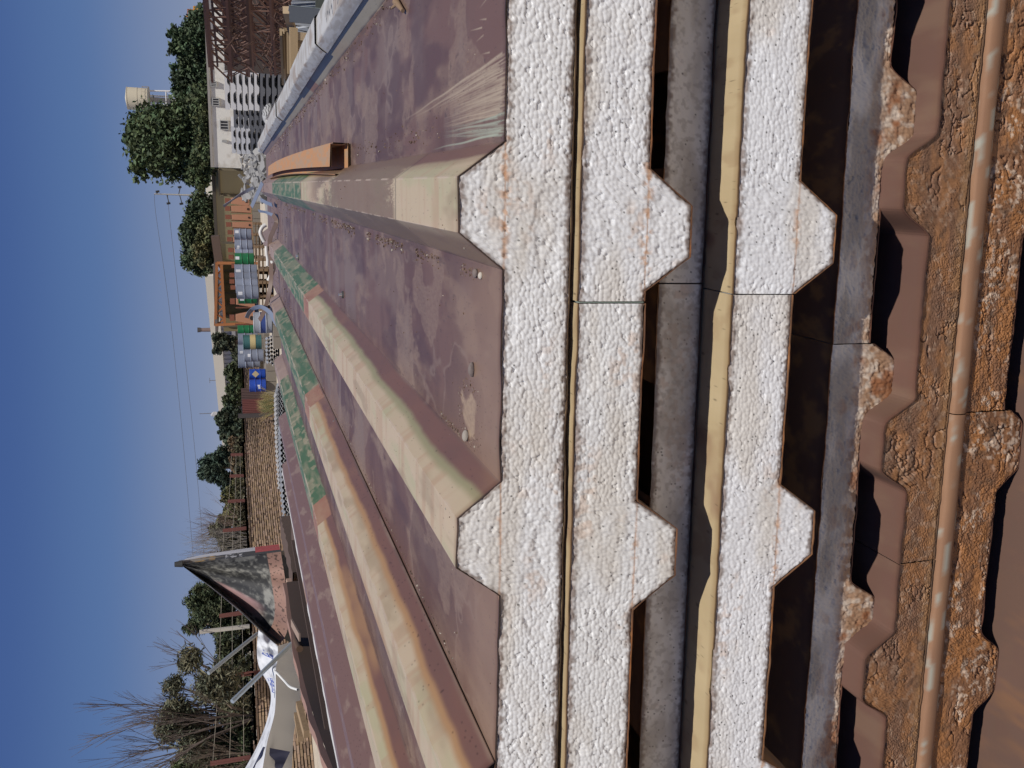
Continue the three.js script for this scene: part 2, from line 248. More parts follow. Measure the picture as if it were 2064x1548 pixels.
const paintedSheet = (tex, rough = 0.42, x = {}) => new THREE.MeshStandardMaterial({ map: tex, vertexColors: true, roughness: rough, metalness: 0, side: THREE.DoubleSide, ...x });
const creamTex = dataTex(1024, 1024, (u, v) => { const n = fbm(u * 40, v * 40, 4, 4), b = fbm(u * 9, v * 50, 7, 4); let c = mix3([0.42, 0.335, 0.205], [0.36, 0.28, 0.165], n); c = mix3(c, [0.20, 0.11, 0.07], sst(0.64, 0.76, b) * 0.8); if (vn(u * 260, v * 1380, 3) > 0.955) c = scl(c, 0.45); c = mix3(c, [0.25, 0.16, 0.09], sst(0.58, 0.72, fbm(u * 30 + 7, v * 150, 41, 4)) * 0.35); return c; });
const rustTex = dataTex(512, 1024, (u, v) => { const n = fbm(u * 30, v * 60, 14, 5), b = fbm(u * 8, v * 14, 17, 4); let c = mix3([0.21, 0.13, 0.08], [0.13, 0.09, 0.065], b); c = mix3(c, [0.34, 0.18, 0.07], sst(0.5, 0.75, n) * 0.7); return c; });
const dustTex = dataTex(512, 1024, (u, v) => { const n = fbm(u * 30, v * 60, 24, 5), b = fbm(u * 7, v * 30, 27, 4); let c = mix3([0.125, 0.063, 0.046], [0.10, 0.052, 0.039], b); c = mix3(c, [0.15, 0.092, 0.062], sst(0.45, 0.75, n) * 0.6); return c; });
const brownTex = dataTex(512, 1024, (u, v) => { const n = fbm(u * 24, v * 40, 34, 5), b = fbm(u * 5, v * 24, 37, 4); let c = mix3([0.125, 0.072, 0.053], [0.09, 0.055, 0.045], b); c = mix3(c, [0.20, 0.10, 0.048], sst(0.55, 0.8, n) * 0.6); return c; });
const rustLight = dataTex(512, 1024, (u, v) => { const n = fbm(u * 30, v * 160, 54, 5), b = fbm(u * 5, v * 60, 57, 4); return mix3(mix3([0.25, 0.165, 0.10], [0.15, 0.10, 0.07], b), [0.46, 0.29, 0.12], sst(0.5, 0.72, n) * 0.8); });
const mRustLight = paintedSheet(rustLight, 0.8);
const mCream = paintedSheet(creamTex, 0.5), mRustSheet = paintedSheet(rustTex, 0.75), mDust = paintedSheet(dustTex, 0.7), mBrown = paintedSheet(brownTex, 0.5);
const mUnder = paintedSheet(creamTex, 0.55);

function panel(label, o, skins, part) {                          // one sandwich panel: foam core between two folded steel sheets
  const t = thing('sandwich_panel', label, 'panel', [0, 0, 0], 'stacked sandwich panels');
  const core = mergeGeometries([foamFace(o).toNonIndexed(), (g => { g = g.index ? g.toNonIndexed() : g; return g; })(foamRest(o))].map(g => { for (const k of Object.keys(g.attributes)) if (!['position', 'normal', 'color'].includes(k)) g.deleteAttribute(k); return g; }));
  mesh('foam_core', core, o.rough ? mCrumb : mEps, t);
  if (skins.top) mesh('top_sheet', skinGeo({ ...o, y: o.top + 0.0013, dir: o.dir > 0 ? 1 : 1, ribs: o.dir > 0 ? o.ribs : [], ...skins.top }), skins.top.mat, t);
  if (skins.bot) mesh('bottom_sheet', skinGeo({ ...o, y: o.bot - 0.0013, dir: -1, ribs: o.dir < 0 ? o.ribs : [], ...skins.bot }), skins.bot.mat, t);
  return t;
}
const spread = (c, x0, x1) => { const r = []; for (let k = -4; k <= 4; k++) { const v = c + k * 0.335; if (v > x0 - 0.02 && v < x1 + 0.02) r.push(v); } return r; };

// layer 1, the top of the stack: two ribbed brown panels, ribs up
{
  const a = { x0: -0.607, x1: 0.452, top: 0, bot: -0.0684, z: 0, len: 5.5, ribs: RIBS_A, ribH: 0.0452, dir: 1, seed: 1, rows: 84, speck: 0.972, base: [0.68, 0.678, 0.675] }; a.color = foamWhite(a);
  const skewRib = (x, s) => x > 0.2 ? x - 0.020 * s * sst(0.26, 0.322, x) : x;
  panel('brown ribbed panel on top of the stack with a green-banded rib and scratched paint', a, {
    top: { mat: paintedSheet(sheetTex(1536, 2048, a, (x, s) => topPaint(x, s, RIBS_A, 3)), 0.42), edge: [0.22, 0.17, 0.16], shift: skewRib, bend: (x, s) => 0.003 * (fbm(x * 3, s * 1.2, 6, 2) - 0.5) * sst(0, 0.2, s) },
    bot: { mat: mUnder, edge: [0.16, 0.11, 0.09] } });
  const b = { x0: -1.70, x1: -0.6085, top: 0, bot: -0.0684, z: 0, len: 4.3, ribs: RIBS_B, ribH: 0.0452, dir: 1, seed: 2, rows: 60, fine: 0.0016, speck: 0.972 }; b.color = foamWhite(b);
  const dip = x => 0.048 * Math.min(0, x + 0.66);
  const g = panel('brown ribbed panel beside the torn white edge, its ribs streaked cream and orange', b, {
    top: { mat: paintedSheet(sheetTex(1024, 1536, { ...b, x1: -0.5785 }, (x, s) => topPaint(x, s, RIBS_B, 9)), 0.42), x1: -0.5785, y: 0.0040, edge: [0.22, 0.17, 0.16], bend: x => dip(x) },
    bot: { mat: mUnder, edge: [0.16, 0.11, 0.09], bend: x => dip(x) } });
  for (const m of g.children) if (m.name === 'foam_core') { const p = m.geometry.attributes.position; for (let i = 0; i < p.count; i++) p.setY(i, p.getY(i) + dip(p.getX(i))); m.geometry.computeVertexNormals(); }
}
// layer 2, ribs down, cream sheet up
const J2 = -0.0914, J3 = -0.0793, J4 = -0.0845, J5 = -0.1516, J7 = -0.2341;
{
  const c2 = [-0.0195, -0.361, -0.70, 0.317, 0.655], mk = (x0, x1, sd, lab, ribs, len) => { const o = { x0, x1, top: -0.0752, bot: -0.1473, z: 0.010, len, ribs, ribH: 0.0492, dir: -1, seed: sd, rows: 84, speck: 0.966, rustLine: 1, base: sd === 11 ? [0.67, 0.67, 0.675] : [0.65, 0.645, 0.635] }; o.color = foamWhite(o); return panel(lab, o, { top: { mat: mCream, edge: [0.25, 0.17, 0.12] }, bot: { mat: mRustSheet, edge: [0.9, 0.6, 0.4], edge2: [1, 0.9, 0.8] } }); };
  const r = mk(J2 + 0.0012, 0.43, 11, 'white foam panel directly under the top panel, right of the green joint line', [c2[0], c2[3]], 5.3);
  const l = mk(-1.09, J2 - 0.0012, 12, 'white foam panel directly under the top panel, left of the green joint line', [c2[1], c2[2], -1.035], 5.3);
  const mLip = M([0.16, 0.20, 0.17], 0.5); 
  new MB().box([J2 + 0.0002, -0.1112, SKEW * J2 + 0.0108 - 0.26], [0.0011, 0.070, 0.52]).build('edge_lip', mLip, r);
}
// layer 3, plain panel set back in the shade, its upper sheet torn away in two places
{
  const hole = (x) => (x > 0.045 && x < 0.148) || (x > -0.325 && x < -0.192) || (x < -0.62);
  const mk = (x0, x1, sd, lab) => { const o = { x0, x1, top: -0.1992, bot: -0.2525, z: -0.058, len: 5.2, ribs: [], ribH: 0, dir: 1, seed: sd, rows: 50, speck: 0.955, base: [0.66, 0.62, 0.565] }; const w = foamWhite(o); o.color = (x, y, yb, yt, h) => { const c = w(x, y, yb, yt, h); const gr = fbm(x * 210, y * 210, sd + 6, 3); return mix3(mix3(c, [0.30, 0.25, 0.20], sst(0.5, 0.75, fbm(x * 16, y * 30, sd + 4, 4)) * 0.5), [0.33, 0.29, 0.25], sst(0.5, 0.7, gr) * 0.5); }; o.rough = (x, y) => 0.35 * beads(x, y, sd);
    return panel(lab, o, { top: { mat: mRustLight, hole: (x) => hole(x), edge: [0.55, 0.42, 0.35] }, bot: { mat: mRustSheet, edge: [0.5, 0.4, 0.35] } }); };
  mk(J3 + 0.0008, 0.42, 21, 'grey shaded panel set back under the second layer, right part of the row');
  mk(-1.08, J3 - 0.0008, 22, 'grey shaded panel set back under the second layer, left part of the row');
}
// layer 4, ribs down, cream sheet up
{
  const mk = (x0, x1, sd, lab, ribs) => { const o = { x0, x1, top: -0.2562, bot: -0.3302, z: 0.001, len: 5.3, ribs, ribH: 0.049, dir: -1, seed: sd, rows: 84, speck: 0.935, rustLine: 0.9, base: sd === 31 ? [0.665, 0.67, 0.685] : [0.68, 0.68, 0.69] }; o.color = foamWhite(o); o.rough = (x, y) => 0.8 * beads(x, y, sd) + 0.0014 * (fbm(x * 20 + y * 14, y * 30 - x * 6, sd + 3, 2) - 0.5); return panel(lab, o, { top: { mat: mCream, edge: [0.25, 0.17, 0.12], rag: x => -0.006 * sst(0.66, 0.75, fbm(x * 30, 4, 88, 3)) }, bot: { mat: mRustSheet, edge: [1.0, 0.7, 0.45], edge2: [1, 0.9, 0.8] } }); };
  mk(J4 + 0.0006, 0.43, 31, 'white foam panel with a sunlit cream top strip, right of the fine joint', [-0.0245, 0.31]);
  mk(-1.08, J4 - 0.0006, 32, 'white foam panel with a sunlit cream top strip, left of the fine joint', [-0.3585, -0.695, -1.03]);
}
// two baulks between the white and the rusty half of the stack
const woodTex = dataTex(256, 512, (u, v) => { const g = fbm(u * 60, v * 4, 2, 4), k = fbm(u * 10, v * 3, 5, 3); return mix3([0.36, 0.25, 0.14], [0.20, 0.13, 0.075], g * 0.8 + 0.3 * (k - 0.5)); });
const mWood = M([1, 1, 1], 0.85, { map: woodTex }), mWoodGrey = M([0.62, 0.62, 0.6], 0.9, { map: woodTex });
for (const [z, w] of [[-1.0, 'nearer'], [-4.2, 'farther']]) { const t = thing('timber_bearer', `squared timber bearer lying across the stack in the dark gap, the ${w} of two`, 'timber', [-0.33, -0.4075, z], 'timber bearers in the stack'); new MB().box([0, 0, 0], [1.4, 0.052, 0.09]).build('baulk', mWoodGrey, t); }
// layer 5, ribs down, rusty and half in shade
{
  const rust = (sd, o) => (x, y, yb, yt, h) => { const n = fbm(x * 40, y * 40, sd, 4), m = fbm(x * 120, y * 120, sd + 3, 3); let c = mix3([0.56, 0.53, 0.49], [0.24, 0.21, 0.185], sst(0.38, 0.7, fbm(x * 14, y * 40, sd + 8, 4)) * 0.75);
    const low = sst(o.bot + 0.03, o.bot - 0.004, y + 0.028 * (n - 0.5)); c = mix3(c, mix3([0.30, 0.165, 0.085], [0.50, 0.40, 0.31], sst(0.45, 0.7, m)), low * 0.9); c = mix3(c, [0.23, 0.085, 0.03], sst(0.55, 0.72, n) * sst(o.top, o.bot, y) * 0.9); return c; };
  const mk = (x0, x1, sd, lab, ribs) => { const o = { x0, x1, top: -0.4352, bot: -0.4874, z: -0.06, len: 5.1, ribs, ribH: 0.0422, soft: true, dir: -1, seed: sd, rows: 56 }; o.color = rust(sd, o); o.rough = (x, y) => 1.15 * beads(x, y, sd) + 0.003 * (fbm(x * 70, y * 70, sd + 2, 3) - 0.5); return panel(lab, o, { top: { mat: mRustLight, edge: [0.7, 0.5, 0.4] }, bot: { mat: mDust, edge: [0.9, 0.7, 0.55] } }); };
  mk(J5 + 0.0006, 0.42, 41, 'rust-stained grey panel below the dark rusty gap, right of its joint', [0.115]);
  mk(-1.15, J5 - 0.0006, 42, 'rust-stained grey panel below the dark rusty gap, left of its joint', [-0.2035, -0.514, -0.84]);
}
// layers 6 and 7 are caked with rust-coloured mud
function mudRough(sd, k = 1) { return (x, y) => { const n = fbm(x * 130, y * 130, sd, 3), sm = sst(0.35, 0.6, fbm(x * 18, y * 30, sd + 17, 3)); worley(x * 260, y * 260, sd + 5, W3); const crk = sst(0.05, 0.0, Math.abs(fbm(x * 45, y * 75, sd + 11, 4) - 0.5)) * sst(0.5, 0.62, vn(x * 34, y * 34, sd + 13)); worley(x * 420, y * 420, sd + 25, W3); const gr = Math.max(0, 1 - W3[0] * W3[0] * 2); return k * (0.0020 * (n - 0.5) + 0.0007 * gr + 0.0010 * sm * gr - 0.0036 * crk); }; }
{
  const mk = (x0, x1, sd, lab, ribs) => { const o = { x0, x1, top: -0.5290, bot: -0.5842, z: -0.025, len: 5.1, ribs, ribH: 0.0405, soft: true, dir: 1, seed: sd, rows: 70 }; o.rough = mudRough(sd);
    o.color = (x, y, yb, yt, h) => { const n = fbm(x * 30, y * 60, sd + 4, 4), m = fbm(x * 150, y * 150, sd + 6, 3); let c = mix3([0.155, 0.078, 0.043], [0.23, 0.105, 0.042], sst(0.35, 0.65, n)); c = mix3(c, [0.29, 0.16, 0.07], sst(o.bot + 0.02, o.bot, y + 0.015 * (n - 0.5)) * 0.7); c = mix3(c, [0.30, 0.20, 0.135], sst(0.58, 0.72, m) * 0.5); return mix3(c, [0.11, 0.06, 0.035], sst(0.62, 0.75, fbm(x * 80, y * 80, sd + 9, 3)) * 0.6); };
    return panel(lab, o, { top: { mat: mDust, edge: [0.8, 0.65, 0.58], edge2: [1, 0.95, 0.9], th: 0.002, over: 0.0035 }, bot: { mat: mRustSheet, edge: [0.6, 0.5, 0.4] } }); };
  mk(-0.4215, 0.43, 51, 'mud-brown panel with wavy pink sheet edge, ribs standing up', [0.039, -0.271, 0.36]);
  mk(-1.42, -0.4227, 52, 'mud-brown panel with wavy pink sheet edge at the left end of its row', [-0.569, -0.89, -1.21]);
}
{
  const mk = (x0, x1, sd, lab, ribs) => { const o = { x0, x1, top: -0.6095, bot: -0.674, z: -0.026, len: 5.1, ribs, ribH: 0.033, soft: true, dir: -1, seed: sd, rows: 70 }; const mr = mudRough(sd, 1.1); o.rough = (x, y) => mr(x, y) + 0.8 * beads(x, y, sd);
    o.color = (x, y, yb, yt, h) => { const n = fbm(x * 26, y * 50, sd + 4, 4), m = fbm(x * 170, y * 170, sd + 6, 3); let c = mix3([0.19, 0.088, 0.04], [0.28, 0.12, 0.04], sst(0.4, 0.65, n)); c = mix3(c, [0.46, 0.35, 0.26], sst(0.50, 0.68, m) * sst(0.4, 0.62, fbm(x * 22, y * 40, sd + 15, 3)) * 0.85); return mix3(c, [0.10, 0.055, 0.03], sst(0.64, 0.76, fbm(x * 80, y * 80, sd + 9, 3)) * 0.6); };
    const p = panel(lab, o, { bot: { mat: mDust, edge: [0.8, 0.6, 0.45] } });
    // the flat sheet is folded down over the end of the foam as a smooth lip
    const xs = columns(x0, x1, [], 0.006); const prof = [[-0.006, -0.5868], [0.002, -0.5874], [0.0058, -0.5905], [0.0068, -0.597], [0.0062, -0.604], [0.0032, -0.6092], [-0.004, -0.6105]];
    const lip = gridGeo(xs.length - 1, prof.length + 1, (u, v, i, j) => { const x = xs[i], q = j === 0 ? [-5.1, -0.5868] : j <= prof.length ? prof[j - 1] : [-0.03, -0.6105]; const c = mix3(mix3([0.26, 0.14, 0.075], [0.18, 0.092, 0.052], fbm(x * 20, j * 0.9, sd + 30, 3)), [0.28, 0.30, 0.26], sst(0.62, 0.72, fbm(x * 34, j * 1.4, sd + 33, 3)) * 0.75); return [x, q[1] + 0.0012 * (fbm(x * 16, j, sd, 2) - 0.5), o.z + SKEW * x + q[0] + 0.002, ...c]; }, true);
    mesh('folded_lip', lip, M([1, 1, 1], 0.8, { vertexColors: true }), p); return p; };
  mk(J7 + 0.0006, 0.42, 61, 'muddy panel with a smooth rounded sheet lip, right of its joint', [0.04, 0.36]);
  mk(-1.23, J7 - 0.0006, 62, 'muddy panel with a smooth rounded sheet lip, left of its joint', [-0.282, -0.589, -0.92]);
}
// lower layers down to the ground, mostly out of the frame
{
  const plain = (sd) => (x, y) => mix3([0.33, 0.19, 0.10], [0.46, 0.36, 0.27], fbm(x * 60, y * 60, sd, 3));
  const mk = (x0, x1, top, bot, z, dir, ribs, sd, lab, mt) => { const o = { x0, x1, top, bot, z, len: 5.1, ribs, ribH: 0.043, dir, seed: sd, rows: 8, fine: 0.012 }; o.rough = (x, y) => 0.003 * (fbm(x * 60, y * 60, sd, 2) - 0.5); o.color = plain(sd); return panel(lab, o, { top: { mat: mt, fine: 0.012 }, bot: { mat: mRustSheet, fine: 0.012 } }); };
  mk(-1.02, 0.02, -0.7105, -0.776, 0.14, -1, [-0.14, -0.475, -0.81], 71, 'brown sheeted panel at the very foot of the picture under the muddy panels', mBrown);
  mk(0.0215, 0.44, -0.7105, -0.776, 0.02, -1, [0.2], 72, 'muddy panel hidden at the right below the rounded lips', mBrown);
  let y = -0.822; const names = ['fourth', 'third', 'second', 'lowest'];
  for (let k = 0; k < 4; k++) { const down = k % 2 === 1; mk(-1.03, -0.012, y, y - 0.065, 0.02, down ? -1 : 1, down ? [-0.2, -0.53, -0.86] : [], 80 + k, `rusty panel low in the stack at left, ${names[k]} layer from the ground`, mDust); mk(-0.0105, 0.44, y, y - 0.065, 0.02, down ? -1 : 1, down ? [0.14] : [], 90 + k, `rusty panel low in the stack at right, ${names[k]} layer from the ground`, mDust); y -= down ? 0.1115 : 0.0685; }
  for (const [z, w] of [[-0.6, 'near'], [-2.6, 'middle'], [-4.6, 'far']]) { const t = thing('timber_sleeper', `heavy timber sleeper under the ${w} end of the panel stack`.replace('the middle end', 'the middle'), 'timber', [-0.3, GROUND, z], 'sleepers under the stack'); const h = y + 0.002 - GROUND; new MB().box([0, h / 2, 0], [1.5, h, 0.16]).build('baulk', mWoodGrey, t); }
}

// ------------------------------------------------------------------ things lying on the stack
// silver flashings capped over the outer rib, each piece lapping the next
{
  const flash = dataTex(256, 1024, (u, v) => { const n = fbm(u * 10, v * 30, 3, 4), m = fbm(u * 40, v * 90, 9, 3); let c = mix3([0.44, 0.43, 0.41], [0.35, 0.325, 0.29], sst(0.4, 0.7, n)); c = mix3(c, [0.25, 0.18, 0.12], sst(0.54, 0.74, fbm(u * 6, v * 14, 15, 4)) * 0.7); if (m > 0.80) c = scl(c, 0.55); return c; });
  const scrib = dataTex(256, 1024, (u, v) => { const n = fbm(u * 10, v * 30, 43, 4); let c = mix3([0.46, 0.45, 0.43], [0.36, 0.335, 0.30], sst(0.4, 0.7, n)); c = mix3(c, [0.27, 0.20, 0.14], sst(0.56, 0.74, fbm(u * 6, v * 14, 19, 4)) * 0.6); const t = (v - 0.58) / 0.26; if (t > 0 && t < 1) { const uc = 0.48 + 0.02 * Math.sin(v * 8), a = 0.03 * Math.sin(v * 190) + 0.018 * Math.sin(v * 431 + 2) + 0.03 * (vn(v * 60, 2, 5) - 0.5); if (Math.abs(u - uc - a) < 0.010 && vn(v * 90, 4, 8) > 0.25) c = scl(c, 0.2); } return c; });
  const mA = M([1, 1, 1], 0.45, { map: flash }), mB = M([1, 1, 1], 0.45, { map: scrib });
  const prof = [[-0.046, 0.0235], [-0.042, 0.0300], [-0.032, 0.0445], [-0.027, 0.0485], [0.027, 0.0485], [0.032, 0.0445], [0.050, 0.020], [0.066, 0.004]];
  const segs = [[-0.15, 1.35, 'nearest, with faded handwriting', 0], [1.30, 2.15, 'second from the sawn end', 0.004], [2.10, 3.1, 'third from the sawn end', 0], [3.05, 4.2, 'fourth from the sawn end', 0.004], [4.15, 5.6, 'farthest from the sawn end', 0]];
  segs.forEach(([s0, s1, w, lift], k) => {
    const g = gridGeo(prof.length - 1, 14, (u, v, i) => { const s = lerp(s0, s1, v), q = prof[i], xc = 0.385 - 0.020 * s; return [xc + q[0] * (1 + lift * 8), q[1] + lift + 0.0025 * (fbm(s * 3, i, k, 2) - 0.5) + 0.0025, -s - 0.02]; });
    tag(mesh('metal_flashing', g, k ? mA : mB), `silver sheet flashing capping the outer rib, ${w}`, 'flashing', 'silver flashings along the right edge');
  });
  // worn cream foot of the same rib is part of the panel sheet
}
// bent orange steel channel beside the first rib
{
  const t = thing('steel_channel', 'bent orange-rusted channel lying beside the long green-banded rib', 'channel', [0, 0, 0]);
  const tx = dataTex(128, 512, (u, v) => { const n = fbm(u * 14, v * 60, 3, 4); return mix3([0.40, 0.20, 0.085], [0.33, 0.215, 0.13], sst(0.35, 0.7, n)); });
  const m = M([1, 1, 1], 0.6, { map: tx });
  const path = s => [0.072 + 0.012 * Math.sin((s - 1.1) * 0.9) + 0.004 * (s - 1.1), s];
  const strip = (pr, name, k) => { const g = gridGeo(pr.length - 1, 24, (u, v, i) => { const s = lerp(1.12 + (k || 0), 4.6, v), [x] = path(s); return [x + pr[i][0], 0.004 + pr[i][1] * (1 - 0.25 * v) + 0.004 * Math.sin(s * 2.2) * v, -s]; }); return mesh(name, g, m, t); };
  strip([[-0.034, 0.0], [-0.034, 0.0025], [0.034, 0.0025], [0.034, 0.0], [-0.034, 0.0]], 'web_plate');
  strip([[-0.034, 0.003], [-0.034, 0.030], [-0.031, 0.030], [-0.031, 0.003]], 'side_flange');
  strip([[0.034, 0.003], [0.034, 0.034], [0.031, 0.034], [0.031, 0.003]], 'side_flange');
  strip([[0.034, 0.034], [-0.016, 0.036], [-0.016, 0.033], [0.031, 0.031]], 'top_lip', 0.05);
}
// steel strapping and offcuts tangled at the far end
const strapMat = M([0.24, 0.27, 0.34], 0.4, { metalness: 0.35 }), strapRust = M([0.13, 0.085, 0.065], 0.6), pvc = M([0.55, 0.53, 0.50], 0.5);
function strap(label, pts, w, mat, twist = 0) {                     // ribbon through points, width across
  const c = new THREE.CatmullRomCurve3(pts), n = pts.length * 10, th = 0.0022, fr = [];
  for (let i = 0; i <= n; i++) { const t = i / n, p = c.getPoint(t), d = c.getTangent(t), view = p.clone().sub(EYE).normalize(); let x = d.clone().cross(view).normalize(); x.applyAxisAngle(d, 0.6 + twist * Math.sin(t * 5)); const y = d.clone().cross(x).normalize(); fr.push([p, x, y]); }
  const sec = [[-1, -1], [1, -1], [1, 1], [-1, 1], [-1, -1]];
  const g = gridGeo(4, n, (u, v, i, j) => { const [p, x, y] = fr[j], q = p.clone().addScaledVector(x, sec[i][0] * w / 2).addScaledVector(y, sec[i][1] * th / 2); return [q.x, q.y, q.z]; }).toNonIndexed(); g.computeVertexNormals();
  return tag(mesh('steel_strap', g, mat), label, 'strap', 'loose strapping at the far end of the stack');
}
const P = (a, d) => a.map(([x, y, k]) => at(x, y, k || d));
strap('blue-grey strap slanting down over the far end of the stack', P([[529, 368, 5.6], [518, 393, 5.7], [507, 417, 5.8]]), 0.024, strapMat);
strap('blue-grey strap rising to a point before the orange brackets', P([[451, 416, 6.0], [470, 402, 6], [490, 389, 6], [511, 378, 6]]), 0.020, strapMat, 0.5);
strap('short bluish strap lying at the tip of the first rib', P([[525, 402, 5.3], [536, 408, 5.2], [549, 413, 5.0]]), 0.022, strapMat);
strap('bluish strap bent beside the end of the first rib', P([[521, 425, 5.4], [536, 428, 5.2], [551, 434, 5.0]]), 0.018, strapMat, 0.3);
strap('long dark brown strap winding across the far end of the panels', P([[550, 432, 5.0], [557, 447, 4.85], [551, 464, 4.95], [545, 480, 5.05], [543, 500, 5.1], [546, 530, 5.0], [546, 568, 4.9], [541, 597, 4.9], [533, 626, 5.0], [523, 646, 5.1]]), 0.026, strapRust);
strap('silver strap arched like a hook before the orange brackets', P([[497, 641, 5.2], [501, 632, 5.2], [508, 624, 5.2], [520, 619, 5.1], [532, 621, 4.9], [545, 631, 4.75], [553, 645, 4.65], [563, 660, 4.5]]), 0.026, strapMat);
tag(new MB().tube(P([[536, 453], [529, 458], [525, 468], [528, 478], [533, 487]], 5.15), 0.011, 8).build('plastic_pipe', pvc), 'curved off-white plastic pipe on the far end of the stack', 'pipe', 'pale pipe offcuts');
tag(new MB().tube(P([[537, 496], [538, 510], [540, 522], [540, 536]], 5.1), 0.010, 8).build('plastic_pipe', pvc), 'straight off-white plastic pipe beside the dark strap', 'pipe', 'pale pipe offcuts');
tag(new MB().tube(P([[549, 525], [551, 540], [546, 556], [541, 566]], 5.0), 0.012, 8).build('plastic_pipe', pvc), 'short bent white pipe under the dark strap', 'pipe', 'pale pipe offcuts');
// stones, screws and grit on the top sheets
function pebble(name, label, p, s, mat, cat = 'stone', sd = 1) { const g0 = new THREE.IcosahedronGeometry(1, 2), q = g0.attributes.position; for (let i = 0; i < q.count; i++) { const v = V3(q.getX(i), q.getY(i), q.getZ(i)), k = 1 + 0.28 * (fbm(v.x * 1.4 + sd, v.y * 1.4 + v.z, sd, 2) - 0.5); q.setXYZ(i, v.x * k * s[0], v.y * k * s[1], v.z * k * s[2]); } g0.computeVertexNormals(); const m = mesh(name, g0, mat); m.position.set(p.x, p.y + s[1] * 0.7, p.z); return tag(m, label, cat, 'loose bits on the top sheet'); }
const mStone = M([0.26, 0.23, 0.20], 0.9), mStoneD = M([0.15, 0.12, 0.11], 0.9), mStoneL = M([0.42, 0.38, 0.33], 0.9);
pebble('pebble', 'rounded grey pebble on the dried silt, nearer the middle rib', onY(944, 878, 0), [0.0068, 0.0042, 0.0055], mStone, 'stone', 2);
pebble('pebble', 'dark oblong pebble on the dried silt, close to the sawn edge', onY(956, 745, 0), [0.0085, 0.0042, 0.0046], mStoneD, 'stone', 5);
pebble('pebble', 'small dark clod at the foot of the first rib', onY(963, 551, 0), [0.0052, 0.0035, 0.0052], mStoneD, 'stone', 7);
pebble('pebble', 'small tan clod beside the dark one at the foot of the first rib', onY(972, 556, 0), [0.0038, 0.0026, 0.0038], mStoneL, 'stone', 8);
function screwCap(label, px, py, r) { const p = onY(px, py, 0), t = thing('roofing_screw', label, 'screw', [p.x, 0.001, p.z], 'screws left on the top sheet'); new MB().cyl([0, 0.002, 0], r, r * 0.9, 0.004, 16).build('washer', M([0.05, 0.05, 0.05], 0.6), t); new MB().cyl([0, 0.007, 0], r * 0.55, r * 0.5, 0.007, 6).build('hex_head', M([0.6, 0.6, 0.6], 0.25, { metalness: 0.8 }), t); }
screwCap('shiny screw with black washer between the first and second rib', 603, 517, 0.016);
screwCap('screw on the dirt line beside the second green band', 680, 851, 0.011);
screwCap('pale screw near the second green band', 693, 594, 0.009);
tag(new MB().rod(onY(798, 3, 0.006), onY(812, 22, 0.006), 0.006, 0.003, 6).rod(onY(800, 8, 0.008), onY(790, 16, 0.012), 0.003, 0.002, 5).build('twig', M([0.2, 0.13, 0.08], 0.9)), 'forked brown twig near the silver flashing', 'twig');
{
  reseed(991); const N = 4200, im = new THREE.InstancedMesh(new THREE.IcosahedronGeometry(1, 0), M([1, 1, 1], 0.95), N), m4 = new THREE.Matrix4(), q = new THREE.Quaternion(); let n = 0;
  const put = (x, s, r) => { if (n >= N || s < 0.004) return; let y = 0.0005 + ribAt(x, x > -0.58 ? RIBS_A : RIBS_B, 0.0452); if (x < -0.66) y += 0.048 * (x + 0.66); q.setFromEuler(new THREE.Euler(R(0, 6), R(0, 6), R(0, 6))); m4.compose(V3(x, y + r * 0.25, -s + SKEW * x), q, V3(r * R(0.4, 1.1), r * R(0.2, 0.45), r * R(0.4, 1.1))); im.setMatrixAt(n, m4); const k = R(0.5, 1.1); im.setColorAt(n, rnd() < 0.14 ? lin(0.40 * k, 0.36 * k, 0.30 * k) : lin(0.14 * k, 0.092 * k, 0.07 * k)); n++; };
  const g = () => (rnd() + rnd() + rnd() - 1.5) / 1.5;
  for (let i = 0; i < 1300; i++) { const s = 0.05 + Math.pow(rnd(), 1.3) * 3.6; if (fbm(s * 9, 2, 5, 3) > 0.47) put(-0.068 - Math.abs(g()) * 0.022, s, R(0.0007, 0.0024) * (s < 0.4 ? 1 : 1.25)); }
  for (let i = 0; i < 420; i++) { const s = R(0.25, 4.5); put(0.075 + Math.abs(g()) * 0.04, s, R(0.0008, 0.0026)); }
  for (let i = 0; i < 500; i++) { const s = R(0.5, 5); put(0.322 - 0.02 * s - Math.abs(g()) * 0.05, s, R(0.001, 0.0035)); }
  for (let i = 0; i < 260; i++) { const a = R(0, 6.28), k = R(0.8, 1.35); put(-0.232 + Math.cos(a) * 0.03 * k, 0.118 + Math.sin(a) * 0.042 * k, R(0.0006, 0.0018)); }
  for (let i = 0; i < 160; i++) put(-0.268 + g() * 0.006, 0.16 + R(0, 0.1), R(0.0008, 0.0022));
  for (let i = 0; i < 900; i++) { const s = R(0.15, 4.6); put(-0.567 + g() * 0.004, s, R(0.0008, 0.0024)); }
  for (let i = 0; i < 420; i++) { const s = R(0.9, 4.1); put(-0.905 + g() * 0.006, s, R(0.001, 0.003)); }
  for (let i = 0; i < 500; i++) put(R(-0.55, 0.3), Math.pow(rnd(), 1.4) * 4.5, R(0.0006, 0.0016));
  for (let i = 0; i < 420; i++) put(R(-0.55, 0.25), R(3.0, 5.2), R(0.0015, 0.005));
  im.count = n; im.name = 'grit'; im.castShadow = im.receiveShadow = true; scene.add(im); tag(im, 'brown grit and dry crumbs scattered over the top sheets', 'grit', null, 'stuff');
}
